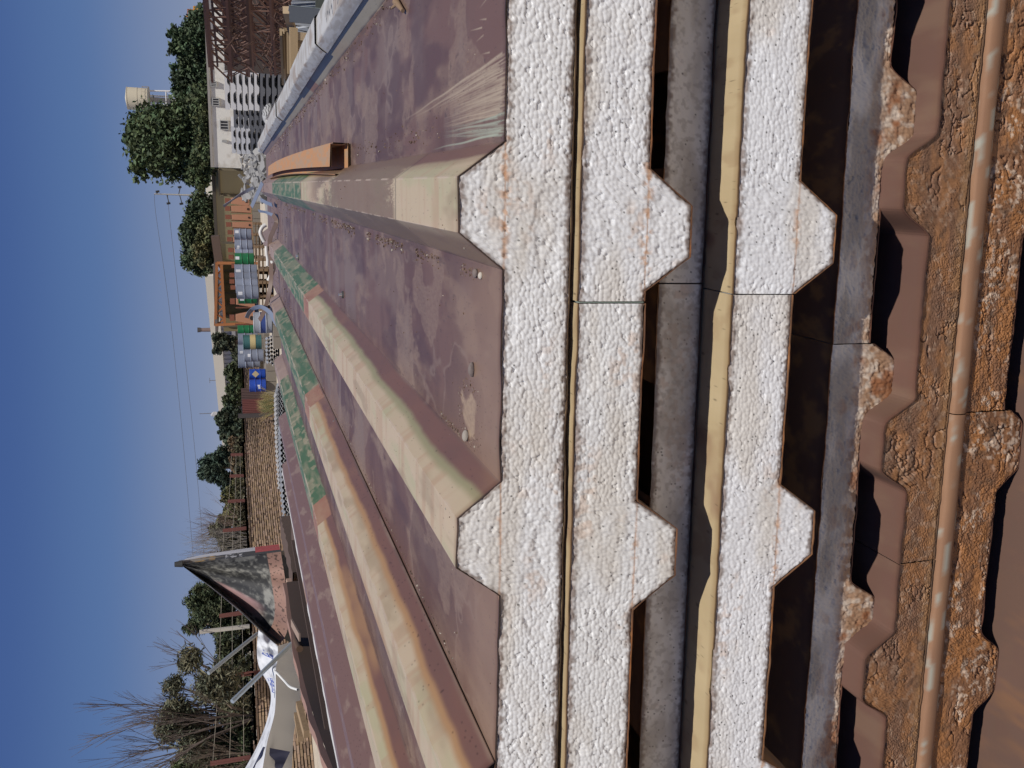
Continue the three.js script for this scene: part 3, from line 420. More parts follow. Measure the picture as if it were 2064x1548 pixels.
// torn white edge strip along the left side of the top panels
{
  const g = gridGeo(5, 160, (u, v, i) => { const s = 0.95 + v * 3.3, w = 0.8 + 0.9 * fbm(s * 5, 2, 4, 3), pr = [[-1.690, 0.010], [-1.668, 0.020], [-1.645, 0.0255], [-1.622, 0.0235], [-1.606, 0.016], [-1.600, 0.0]][i], torn = (i < 2 ? -1 : i > 3 ? 1 : 0) * 0.010 * (fbm(s * 14, i, 3, 3) - 0.5) * 2; const dirt = sst(0.56, 0.68, fbm(s * 7, i * 0.5, 12, 4)), c = mix3([0.50, 0.485, 0.465], [0.22, 0.12, 0.075], dirt * 0.9); return [-1.645 + (pr[0] + 1.645) * w + torn, pr[1] - 0.022 + 0.004 * (fbm(s * 9, i, 9, 2) - 0.5), -s, ...c]; }, true);
  tag(mesh('edge_trim', g, M([1, 1, 1], 0.65, { vertexColors: true })), 'torn whitish trim strip along the left edge of the top panel', 'trim');
}

// ------------------------------------------------------------------ vegetation helpers
function leafMat(c, t = 0.25) { return new THREE.MeshPhysicalMaterial({ color: lin(...c), vertexColors: true, roughness: 0.8, transmission: 0, side: THREE.DoubleSide }); }
const mBark = M([0.16, 0.12, 0.09], 0.95), mBarkG = M([0.24, 0.21, 0.18], 0.95);
function leaves(blobs, n, size, aspect = 1, spread = 0.22, tone = 0.5) {
  // clumps of leaf-sized faces through the volume of several ellipsoids
  const pos = [], nor = [], col = []; const vol = blobs.map(b => b[3] * b[4] * b[5]), tot = vol.reduce((a, b) => a + b, 0);
  const a = V3(), b = V3(), c = V3();
  blobs.forEach((bl, bi) => {
    const nc = Math.max(6, Math.round(n * vol[bi] / tot / 26));
    for (let k = 0; k < nc; k++) {
      let d = V3(R(-1, 1), R(-1, 1), R(-1, 1)); while (d.lengthSq() > 1) d = V3(R(-1, 1), R(-1, 1), R(-1, 1)); d.normalize().multiplyScalar(Math.pow(rnd(), 0.38) * R(0.85, 1.1));
      const cx = bl[0] + d.x * bl[3], cy = bl[1] + d.y * bl[4], cz = bl[2] + d.z * bl[5], cr = spread * Math.cbrt(vol[bi]) * R(0.6, 1.25), kc = lerp(1 - tone, 1 + tone, rnd()), ky = R(-0.1, 0.25);
      for (let i = 0; i < 26; i++) {
        const p = V3(cx + (rnd() + rnd() - 1) * cr, cy + (rnd() + rnd() - 1) * cr * 0.8, cz + (rnd() + rnd() - 1) * cr), s = size * R(0.6, 1.3);
        a.set(R(-1, 1), R(-0.5, 0.9), R(-1, 1)).normalize(); b.set(R(-1, 1), R(-1, 1), R(-1, 1)).cross(a).normalize();
        const q0 = p.clone().addScaledVector(a, s * aspect), q1 = p.clone().addScaledVector(b, s * 0.5), q2 = p.clone().addScaledVector(a, -s * aspect), q3 = p.clone().addScaledVector(b, -s * 0.5);
        for (const q of [q0, q1, q2, q0, q2, q3]) pos.push(q.x, q.y, q.z); c.copy(a).cross(b); for (let j = 0; j < 6; j++) nor.push(c.x, c.y, c.z);
        const kk = kc * R(0.75, 1.25); for (let j = 0; j < 6; j++) col.push(kk * (1 + ky), kk, kk * (1 - ky * 0.5));
      }
    }
  });
  const g = new THREE.BufferGeometry(); g.setAttribute('position', new THREE.Float32BufferAttribute(pos, 3)); g.setAttribute('normal', new THREE.Float32BufferAttribute(nor, 3)); g.setAttribute('color', new THREE.Float32BufferAttribute(col, 3)); return g;
}
function limbs(mb, base, blobs, r) { // tapered trunk and a limb into every lobe
  let top = V3(0, 0, 0); blobs.forEach(b => top.add(V3(b[0], b[1], b[2]))); top.multiplyScalar(1 / blobs.length);
  const fork = base.clone().lerp(top, 0.45); mb.rod(base, fork, r, r * 0.75, 8);
  for (const b of blobs) { const e = V3(b[0], b[1], b[2]), m = fork.clone().lerp(e, 0.5).add(V3(R(-0.2, 0.2), R(0, 0.3), R(-0.2, 0.2))); mb.rod(fork, m, r * 0.6, r * 0.4, 6).rod(m, e, r * 0.4, r * 0.18, 6); for (let k = 0; k < 4; k++) { const d = V3(R(-1, 1), R(-0.2, 1), R(-1, 1)).normalize(); mb.rod(e, e.clone().add(V3(d.x * b[3], d.y * b[4], d.z * b[5]).multiplyScalar(0.8)), r * 0.16, r * 0.05, 4); } }
}
// lobes are given as picture places [px, py, radius along height, radius sideways] at depth d
function tree(name, label, d, lobes, color, n, size, o = {}) {
  reseed(o.seed || Math.round(lobes[0][0] * 31 + lobes[0][1]));
  const k = d / 1930, bl = lobes.map(([px, py, rh, rw, dd = 0]) => { const p = at(px, py, d + dd); return [p.x, p.y, p.z, rw * k, rh * k, (rw + rh) * 0.5 * k]; });
  const cx = bl.reduce((a, b) => a + b[0], 0) / bl.length, cz = bl.reduce((a, b) => a + b[2], 0) / bl.length, t = thing(name, label, o.category || 'tree', [cx, GROUND, cz], o.group || 'trees behind the yard');
  const loc = bl.map(b => [b[0] - cx, b[1] - GROUND, b[2] - cz, b[3], b[4], b[5]]);
  mesh('crown', leaves(loc, n, size, o.aspect || 1, o.spread || 0.34, o.tone || 0.4), leafMat(color), t);
  const mb = new MB(); limbs(mb, V3(0, 0, 0), loc, o.trunk || 0.16); mb.build('trunk', mBark, t); return t;
}
function bareBranch(mb, p, d, L, r, depth, bend = 0.5) {
  const e = p.clone().addScaledVector(d, L); mb.rod(p, e, r, r * 0.7, depth > 2 ? 5 : 3); if (depth <= 0) return;
  const n = depth > 2 ? 3 : 2 + (rnd() < 0.5 ? 1 : 0); for (let i = 0; i < n; i++) { const q = d.clone().add(V3(R(-1, 1), R(-0.4, 0.8), R(-1, 1)).multiplyScalar(bend)).normalize(); bareBranch(mb, p.clone().lerp(e, R(0.55, 1)), q, L * R(0.6, 0.85), r * 0.62, depth - 1, bend); }
}
function bush(name, label, base, H, stems, depth, mat, o = {}) {
  reseed(o.seed || 5); const t = thing(name, label, o.category || 'shrub', base, o.group || 'bare shrubs along the brick wall'); const mb = new MB();
  for (let i = 0; i < stems; i++) { const a = R(0, 6.28), d = V3(Math.cos(a) * R(0.1, 0.55), 1, Math.sin(a) * R(0.1, 0.5)).normalize(); if (o.lean) d.add(o.lean).normalize(); bareBranch(mb, V3(R(-0.2, 0.2), 0, R(-0.2, 0.2)), d, H * R(0.28, 0.42), o.r || 0.02, depth, o.bend || 0.45); }
  mb.build('branches', mat, t); if (o.leaf) mesh('foliage', leaves(o.leaf.map(b => [b[0], b[1], b[2], b[3], b[4], b[5]]), o.leafN || 2000, o.leafS || 0.08, 1.6, 0.3, 0.4), leafMat(o.leafC), t); return t;
}

// ------------------------------------------------------------------ far background
// water tower
{
  const d = 140, k = d / 1930, top = at(256, 199, d), bt = at(299, 199.5, d), r = 21.2 * k, base = V3((top.x + bt.x) / 2, GROUND, bt.z), t = thing('water_tower', 'cream cylindrical water tower on a lattice of white legs behind the trees', 'tower', base);
  const h0 = bt.y - GROUND, h1 = top.y - GROUND, mT = M([0.52, 0.47, 0.36], 0.7), mL = M([0.62, 0.62, 0.62], 0.6);
  const tank = new MB().cyl([0, (h0 + h1) / 2, 0], r, r, h1 - h0, 32).cyl([0, h1 + 0.12, 0], r * 1.0, r * 0.12, 0.24, 32); for (const y of [0.02, 0.5, 0.98]) tank.cyl([0, lerp(h0, h1, y), 0], r * 1.02, r * 1.02, 0.08, 32); tank.build('tank', mT, t);
  new MB().cyl([0, h0 - 0.1, 0], r * 1.16, r * 1.16, 0.1, 28).build('walkway', M([0.2, 0.2, 0.2], 0.8), t);
  const rail = new MB(); for (let i = 0; i < 18; i++) { const a = i / 18 * 6.283, a2 = (i + 1) / 18 * 6.283, q = (a, y) => V3(Math.cos(a) * r * 1.15, y, Math.sin(a) * r * 1.15); rail.rod(q(a, h0 - 0.1), q(a, h0 + 0.75), 0.02, 0.02, 4).rod(q(a, h0 + 0.75), q(a2, h0 + 0.75), 0.02, 0.02, 4); } rail.build('railing', M([0.35, 0.3, 0.25], 0.7), t);
  for (let i = 0; i < 4; i++) { const a = i * 1.5708 + 0.5, q = (k2, y) => V3(Math.cos(a) * r * k2, y, Math.sin(a) * r * k2), q2 = (k2, y) => V3(Math.cos(a + 1.5708) * r * k2, y, Math.sin(a + 1.5708) * r * k2); new MB().rod(q(1.25, 0), q(0.85, h0), 0.13, 0.11, 8).build('leg', mL, t); const br = new MB(); for (const y of [0.3, 0.55, 0.8]) br.rod(q(lerp(1.25, 0.85, y), h0 * y), q2(lerp(1.25, 0.85, y), h0 * y), 0.06, 0.06, 5).rod(q(lerp(1.25, 0.85, y), h0 * y), q2(lerp(1.25, 0.85, y - 0.25), h0 * (y - 0.25)), 0.035, 0.035, 4); br.build('bracing', mL, t); }
  new MB().cyl([0, h0 / 2, 0], 0.38, 0.38, h0, 12).build('riser_pipe', M([0.3, 0.29, 0.27], 0.8), t);
}
// yellow crane
{
  const d = 95, k = d / 1930, p = at(396, 40, d), t = thing('tower_crane', 'yellow crane head with thin red lattice above the dark trees', 'crane', [p.x, GROUND, p.z]), Y = M([0.60, 0.27, 0.03], 0.6), h = p.y - GROUND;
  new MB().box([0, h, 0], [46 * k, 10 * k, 1.2]).build('counter_jib', Y, t); const m = new MB(); const rr = 5 * k; m.box([0, h / 2, 0], [0.16, h, 0.16]); for (let y = 0; y < h; y += 1) m.bar(V3(-0.3, y, 0), V3(0.3, y + 1, 0), 0.06); m.build('mast', Y, t);
  const l = new MB(), red = M([0.32, 0.12, 0.05], 0.7); for (let i = 0; i <= 8; i++) { const x = lerp(-20, 18, i / 8) * k; l.bar(V3(x, h + 5 * k, 0), V3(x, h + 16 * k, 0), 0.07); if (i < 8) l.bar(V3(x, h + 5 * k, 0), V3(lerp(-20, 18, (i + 1) / 8) * k, h + 16 * k, 0), 0.05); } l.bar(V3(-20 * k, h + 16 * k, 0), V3(18 * k, h + 16 * k, 0), 0.07); l.build('lattice_jib', red, t);
}
// long pale factory shed
{
  const A = at(413, 548, 104), B = at(452, 930, 116), t = thing('factory_shed', 'long pale industrial shed with a bluish clad band beyond the trees', 'shed', [A.x, GROUND, A.z]);
  const dir = V3(B.x - A.x, 0, B.z - A.z), L = dir.length(); dir.normalize(); const back = V3(-dir.z, 0, dir.x); if (back.z > 0) back.negate(); const H = A.y - GROUND, o = V3(0, 0, 0);
  const wallStrip = (y0, y1, off, name, mat, w = 30) => { const p = V3(0, (y0 + y1) / 2, 0).addScaledVector(dir, L / 2).addScaledVector(back, w / 2 - off); const b = new MB(); b.add(new THREE.BoxGeometry(L, y1 - y0, w), new THREE.Matrix4().makeBasis(dir, V3(0, 1, 0), dir.clone().cross(V3(0, 1, 0))).setPosition(p)); return b.build(name, mat, t); };
  wallStrip(H * 0.72, H, 0.9, 'roof_fascia', M([0.62, 0.58, 0.50], 0.8)); wallStrip(H * 0.44, H * 0.72 - 0.01, 0, 'clad_band', M([0.26, 0.28, 0.36], 0.6)); wallStrip(H * 0.33, H * 0.44 - 0.01, 0.3, 'white_band', M([0.60, 0.59, 0.56], 0.8)); wallStrip(0, H * 0.33 - 0.01, -0.4, 'wall', M([0.10, 0.10, 0.12], 0.8));  // lowest wall coloured dark to stand in for its shaded strip
  for (let i = 0; i < 46; i++) { const p = V3(0, H * 0.58, 0).addScaledVector(dir, L * (i + 0.5) / 46).addScaledVector(back, -0.08); new MB().add(new THREE.BoxGeometry(0.14, H * 0.27, 0.12), new THREE.Matrix4().makeBasis(dir, V3(0, 1, 0), dir.clone().cross(V3(0, 1, 0))).setPosition(p)).build('cladding_rib', M([0.20, 0.22, 0.30], 0.6), t); }
  { const HB2 = at(452, 930, 116).y - GROUND, q = V3(); for (const m of t.children) { const P2 = m.geometry.attributes.position; for (let i = 0; i < P2.count; i++) { q.fromBufferAttribute(P2, i); const u = clamp(q.dot(dir) / L); P2.setY(i, q.y * lerp(1, HB2 / H, u)); } m.geometry.computeVertexNormals(); } }
  const c = at(398, 665, 118), ch = thing('chimney', 'thin dark brick chimney rising behind the long shed', 'chimney', [c.x, GROUND, c.z]); new MB().cyl([0, (c.y - GROUND) / 2, 0], 0.34, 0.24, c.y - GROUND, 10).build('shaft', M([0.17, 0.12, 0.11], 0.9), ch); new MB().cyl([0, c.y - GROUND - 0.2, 0], 0.30, 0.32, 0.4, 10).build('cap', M([0.06, 0.05, 0.05], 0.9), ch);
  for (const [x, y, w] of [[422, 767, 'thin antenna with a crossbar on the long shed'], [402, 834, 'white dish and mast on the long shed']]) { const q = at(x, y, 115), s = thing('antenna', w, 'antenna', [q.x, GROUND, q.z], 'antennas on the shed'); const h = q.y - GROUND; new MB().cyl([0, h / 2, 0], 0.06, 0.04, h, 6).build('mast', M([0.15, 0.14, 0.14], 0.6), s); if (y > 800) { const m = new MB(); m.add(new THREE.SphereGeometry(0.55, 14, 8, 0, 6.28, 0, 0.9), new THREE.Matrix4().compose(V3(0.1, h - 1.7, 0.3), new THREE.Quaternion().setFromEuler(new THREE.Euler(2.0, 0, 0.5)), V3(1, 0.6, 1))); m.build('dish', M([0.62, 0.62, 0.64], 0.5), s); } else new MB().bar(V3(-0.35, h - 0.05, 0), V3(0.35, h - 0.05, 0), 0.06).build('crossbar', M([0.15, 0.14, 0.14], 0.6), s); }
}
// white building on the right with small windows
function wallSlab(t, name, A, B, y0, y1, th, mat) { const d = B.clone().sub(A); d.y = 0; const L = d.length(); d.normalize(); let n = V3(-d.z, 0, d.x); if (n.z < 0) n.negate(); const c = A.clone().add(B).multiplyScalar(0.5); c.y = (y0 + y1) / 2; c.addScaledVector(n, -th / 2); return new MB().add(new THREE.BoxGeometry(L, y1 - y0, th), new THREE.Matrix4().makeBasis(d, V3(0, 1, 0), d.clone().cross(V3(0, 1, 0))).setPosition(c)).build(name, mat, t); }
{
  const A = at(404, -60, 55), B = at(430, 337, 57.5), t = thing('white_building', 'long low white-rendered building with small dark windows', 'building', [0, 0, 0]);
  const tx = dataTex(512, 256, (u, v) => { const n = fbm(u * 30, v * 8, 3, 4); return mix3([0.66, 0.645, 0.60], [0.52, 0.49, 0.44], sst(0.45, 0.8, n)); }); const yT = (A.y + B.y) / 2;
  wallSlab(t, 'wall', A, B, GROUND, yT - 0.12, 6, M([1, 1, 1], 0.9, { map: tx })); wallSlab(t, 'roof_edge', A.clone().setZ(A.z + 0.1), B.clone().setZ(B.z + 0.1), yT - 0.12, yT + 0.02, 6.6, M([0.30, 0.28, 0.26], 0.9));
  const nn = V3(-(B.z - A.z), 0, B.x - A.x).normalize(); if (nn.z < 0) nn.negate();
  for (const [x0, x1, y0, y1] of [[426, 435, 164, 174], [429.5, 440.5, 198, 212], [445, 459, 243, 260], [449, 456, 282, 286]]) {
    const c = at((x0 + x1) / 2, (y0 + y1) / 2, 52), r = c.clone().sub(EYE), k2 = A.clone().sub(EYE).dot(nn) / r.dot(nn), p = EYE.clone().addScaledVector(r, k2), dd = -p.z + EYE.z, k = dd / 1930, f = new MB();
    const w = (y1 - y0) * k, h = (x1 - x0) * k, q = new THREE.Matrix4().makeBasis(V3(nn.z, 0, -nn.x), V3(0, 1, 0), nn), mk = (cx, cy, sx, sy, sz, oz) => new THREE.Matrix4().copy(q).setPosition(p.clone().addScaledVector(V3(nn.z, 0, -nn.x), cx).add(V3(0, cy, 0)).addScaledVector(nn, oz));
    const win = mesh('window', new THREE.BoxGeometry(w, h, 0.06).applyMatrix4(mk(0, 0, 0, 0, 0, 0.03)), M([0.03, 0.03, 0.035], 0.3), t);
    f.add(new THREE.BoxGeometry(w * 1.1, 0.05, 0.12), mk(0, h / 2 + 0.02, 0, 0, 0, 0.05)).add(new THREE.BoxGeometry(w * 1.1, 0.05, 0.14), mk(0, -h / 2 - 0.02, 0, 0, 0, 0.06)); for (const s of [-0.5, -0.17, 0.17, 0.5]) f.add(new THREE.BoxGeometry(0.045, h, 0.05), mk(s * w, 0, 0, 0, 0, 0.08)); f.build('frame', M([0.35, 0.35, 0.34], 0.7), win);
  }
}
// cream yard wall with a sheet gate
{
  const A = at(433, 337, 60), B = at(441, 532, 66), t = thing('cream_yard_wall', 'cream plastered yard wall behind the drums and orange brackets', 'wall', [0, 0, 0]), yT = (A.y + B.y) / 2 - 0.02, mC = M([0.40, 0.34, 0.19], 0.9);
  wallSlab(t, 'wall', A, B, GROUND, yT, 0.5, mC); const cop = wallSlab(t, 'coping', A.clone().setZ(A.z + 0.08), B.clone().setZ(B.z + 0.08), yT, yT + 0.22, 0.7, M([0.13, 0.11, 0.08], 0.95));
  const g0 = at(441, 341, 59.4), g1 = at(474, 394, 61), gt = thing('sheet_gate', 'cream painted sheet-metal gate set in the yard wall', 'gate', [0, 0, 0]); const gA = V3(g0.x, 0, g0.z), gB = V3(g1.x, 0, g1.z);
  wallSlab(gt, 'gate_leaf', gA, gB, GROUND + 0.1, g0.y, 0.1, M([0.36, 0.30, 0.16], 0.7)); for (const e of [gA, gB]) new MB().box([e.x, (g0.y + GROUND) / 2, e.z + 0.08], [0.14, g0.y - GROUND, 0.14]).build('gate_post', M([0.16, 0.13, 0.08], 0.8), gt); new MB().bar(V3(gA.x, g0.y, gA.z + 0.08), V3(gB.x, g0.y, gB.z + 0.08), 0.12).build('top_rail', M([0.16, 0.13, 0.08], 0.8), gt);
}
// trees, right to left
tree('leafy_tree', 'dense dark green tree below the yellow crane', 66, [[352, 85, 18, 30], [392, 95, 40, 48], [405, 50, 25, 40], [372, 162, 30, 40], [395, 185, 36, 54], [398, 90, 34, 60], [405, 130, 30, 50]], [0.045, 0.075, 0.035], 20000, 0.17);
tree('leafy_tree', 'tall broad green tree left of the water tower', 62, [[330, 285, 72, 70], [300, 275, 40, 45], [290, 330, 30, 34], [375, 260, 45, 60], [385, 330, 40, 45], [356, 240, 32, 26]], [0.055, 0.085, 0.035], 24000, 0.17);
tree('leafy_tree', 'low shaggy green tree at the foot of the tall one', 60, [[405, 225, 22, 50], [412, 300, 20, 60], [400, 350, 22, 40]], [0.06, 0.085, 0.035], 8000, 0.15);
tree('leafy_tree', 'rounded dark hedge-like tree behind the cream wall', 72, [[408, 425, 32, 34], [395, 470, 32, 40], [392, 515, 28, 34], [415, 540, 22, 22]], [0.05, 0.075, 0.035], 14000, 0.16);
tree('leafy_tree', 'olive-tinted tree in front of the rounded dark one', 68, [[420, 480, 22, 36], [412, 510, 24, 30]], [0.095, 0.10, 0.04], 6000, 0.15);
tree('small_tree', 'small dusty round tree behind the ribbed green drum', 52, [[450, 690, 20, 17], [438, 680, 10, 10], [440, 704, 12, 9], [465, 692, 12, 18]], [0.055, 0.065, 0.04], 4500, 0.13);
tree('leafy_bush', 'dark green bush behind the blue barrels', 50, [[468, 752, 14, 22], [472, 790, 18, 22], [466, 815, 18, 18], [478, 770, 10, 40]], [0.05, 0.07, 0.03], 8000, 0.12, { category: 'bush', group: 'bushes behind the brick wall', trunk: 0.06 });
tree('leafy_bush', 'bluish green bush above the rust-brown gate', 46, [[452, 845, 18, 16], [465, 835, 20, 20], [460, 875, 20, 22], [478, 855, 12, 35]], [0.045, 0.065, 0.04], 8000, 0.11, { category: 'bush', group: 'bushes behind the brick wall', trunk: 0.06 });
tree('conifer_tree', 'dark rounded conifer behind the middle of the brick wall', 42, [[430, 945, 28, 30], [412, 950, 16, 16], [448, 920, 22, 20], [455, 968, 20, 18]], [0.035, 0.06, 0.04], 9000, 0.09, { aspect: 1.6 });
tree('leafy_bush', 'yellow-green bush right of the bare shrubs', 38, [[462, 1000, 18, 20], [470, 1030, 20, 22], [455, 1050, 22, 18], [478, 985, 12, 22]], [0.085, 0.09, 0.035], 8000, 0.075, { category: 'bush', group: 'bushes behind the brick wall', trunk: 0.05 });
tree('leafy_bush', 'brownish dry bush beside the dark conifer', 40, [[475, 930, 12, 24], [470, 895, 14, 16], [482, 965, 10, 22]], [0.12, 0.09, 0.05], 4000, 0.07, { category: 'bush', group: 'bushes behind the brick wall', trunk: 0.05 });
tree('leafy_bush', 'grey-green brush rising behind the tent', 31, [[460, 1085, 24, 22], [465, 1120, 24, 20], [440, 1068, 20, 14]], [0.10, 0.10, 0.06], 9000, 0.042, { category: 'bush', group: 'bushes behind the brick wall', trunk: 0.05, aspect: 1.8 });
tree('conifer_tree', 'ragged dark green conifer left of the tent', 27, [[430, 1225, 48, 28], [400, 1215, 30, 16], [455, 1260, 34, 26], [395, 1262, 28, 14], [465, 1205, 30, 24], [412, 1190, 30, 14]], [0.055, 0.075, 0.035], 26000, 0.04, { aspect: 2, spread: 0.4 });
reseed(4141); { const lb = []; for (let i = 0; i < 16; i++) { const py = R(1310, 1556), px = lerp(320 + 50 * Math.abs(py - 1440) / 120, 490, (i + 0.5) / 16); lb.push([px, py, R(20, 34), R(16, 28), R(-0.6, 0.6)]); } tree('leafy_tree', 'grey-green willow-like tree at the left edge with long bare limbs', 22, lb, [0.095, 0.10, 0.062], 26000, 0.040, { aspect: 2.4, spread: 1.1, trunk: 0.09, seed: 4242 }); }
tree('leafy_bush', 'bright green bush at the far left behind the wall', 22, [[430, 1535, 40, 34], [460, 1510, 34, 34], [480, 1470, 20, 40], [370, 1540, 30, 20]], [0.055, 0.085, 0.03], 14000, 0.035, { category: 'bush', group: 'bushes behind the brick wall', trunk: 0.05, aspect: 2 });
tree('leafy_bush', 'shaded green brush behind the galvanised pipes', 25, [[470, 1320, 26, 34], [450, 1340, 24, 24], [480, 1380, 20, 36], [455, 1300, 24, 24]], [0.06, 0.075, 0.035], 13000, 0.038, { category: 'bush', group: 'bushes behind the brick wall', trunk: 0.05, aspect: 2 });
for (const [w, d, l, c] of [['low brush filling the gap below the conifer', 37, [[486, 900, 12, 24], [486, 945, 12, 26], [484, 985, 12, 22]], [0.075, 0.075, 0.04]], ['low brush along the coping right of the bare shrubs', 33, [[488, 1025, 14, 26], [486, 1062, 16, 24], [490, 1095, 14, 18]], [0.09, 0.085, 0.05]], ['low brush behind the coping left of the tent', 25.5, [[496, 1215, 16, 30], [494, 1255, 18, 30], [496, 1295, 18, 30]], [0.06, 0.07, 0.035]], ['low brush behind the coping under the willow-like tree', 22.8, [[496, 1345, 20, 32], [494, 1400, 22, 34], [496, 1450, 22, 34]], [0.07, 0.08, 0.04]], ['low brush behind the coping at the left frame edge', 21.5, [[496, 1500, 22, 34], [494, 1550, 24, 34]], [0.06, 0.08, 0.035]], ['dark brush beyond the drums and the shed', 54, [[478, 725, 12, 20], [480, 700, 10, 22], [478, 760, 12, 24]], [0.05, 0.06, 0.035]]]) tree('leafy_bush', w, d, l, c, 3600, 0.06 * Math.max(0.7, d / 30), { category: 'bush', group: 'bushes behind the brick wall', trunk: 0.04, aspect: 1.6, spread: 0.3 });
{
  const g = (px, py, d) => { const p = at(px, py, d); return [p.x, GROUND, p.z]; };
  bush('bare_shrub', 'leafless twiggy shrub behind the peak of the tent', g(480, 1105, 30), 3.4, 7, 5, mBarkG, { seed: 31, r: 0.022 });
  bush('bare_shrub', 'leafless shrub with reddish tips right of the tent', g(480, 1060, 33), 3.1, 7, 5, M([0.20, 0.14, 0.11], 0.95), { seed: 47, r: 0.02 });
  bush('bare_shrub', 'spreading leafless shrub left of the tent peak', g(480, 1150, 29), 3.2, 6, 5, mBarkG, { seed: 59, r: 0.02 });
  bush('bare_shrub', 'long dry branches reaching into the sky at the far left', g(480, 1465, 22), 4.9, 6, 5, M([0.12, 0.09, 0.075], 0.95), { seed: 71, r: 0.05, bend: 0.34 });
  bush('bare_shrub', 'thin bare stems over the willow-like tree', g(480, 1530, 21), 3.6, 5, 5, M([0.16, 0.12, 0.09], 0.95), { seed: 83, r: 0.028, bend: 0.36 });
  bush('bare_shrub', 'pale dry twigs tangled above the wall coping', g(490, 1020, 36), 2.0, 8, 4, mBarkG, { seed: 97, r: 0.016, bend: 0.6 });
}
// poles, floodlights and overhead wires
{
  const mP = M([0.58, 0.56, 0.52], 0.6), p0 = at(364, 352, 76), t = thing('white_pole', 'short white square pole above the cream gate', 'pole', [p0.x, GROUND, p0.z]); new MB().box([0, (p0.y - GROUND) / 2, 0], [0.15, p0.y - GROUND, 0.15]).build('shaft', mP, t); const ya = at(410, 352, 76).y - GROUND; new MB().bar(V3(0, ya, 0), V3(-1.2, ya, 0), 0.09).build('cross_arm', mP, t);
  const q = at(311, 391, 76), l = thing('lattice_mast', 'thin mast with floodlights and wire brackets above the hedge', 'mast', [q.x, GROUND, q.z]), h = q.y - GROUND, dk = M([0.06, 0.06, 0.06], 0.6); new MB().rod(V3(0, 0, 0), V3(0, h, 0), 0.10, 0.05, 8).build('shaft', M([0.40, 0.38, 0.34], 0.7), l);
  const arm = (px, dx) => { const y = at(px, 391, 76).y - GROUND; new MB().bar(V3(0, y, 0), V3(dx, y - 0.15, 0), 0.07).build('bracket', dk, l); new MB().box([dx, y - 0.1, 0.05], [0.16, 0.26, 0.2], [0.3, 0, 0.2]).build('floodlight', dk, l); }; arm(336, -0.7); arm(360, 0.6); arm(362, -0.7); arm(315, 0.2);
  for (const [a, b, c, w] of [[[312, 413], [341, 620], [368, 880], 'upper'], [[339, 409], [362, 620], [390, 880], 'lower']]) { const pts = [at(a[0] - 1, 391, 76), at(a[0], a[1], 76), at(b[0], b[1], 74), at(c[0], c[1], 72), at(c[0] + 10, 990, 71), at(c[0] + 22, 1130, 70)]; tag(new MB().tube(pts, 0.013, 4, 60).build('overhead_wire', M([0.08, 0.08, 0.09], 0.7)), `thin overhead wire across the sky, the ${w} of two`, 'wire', 'overhead wires'); }
}

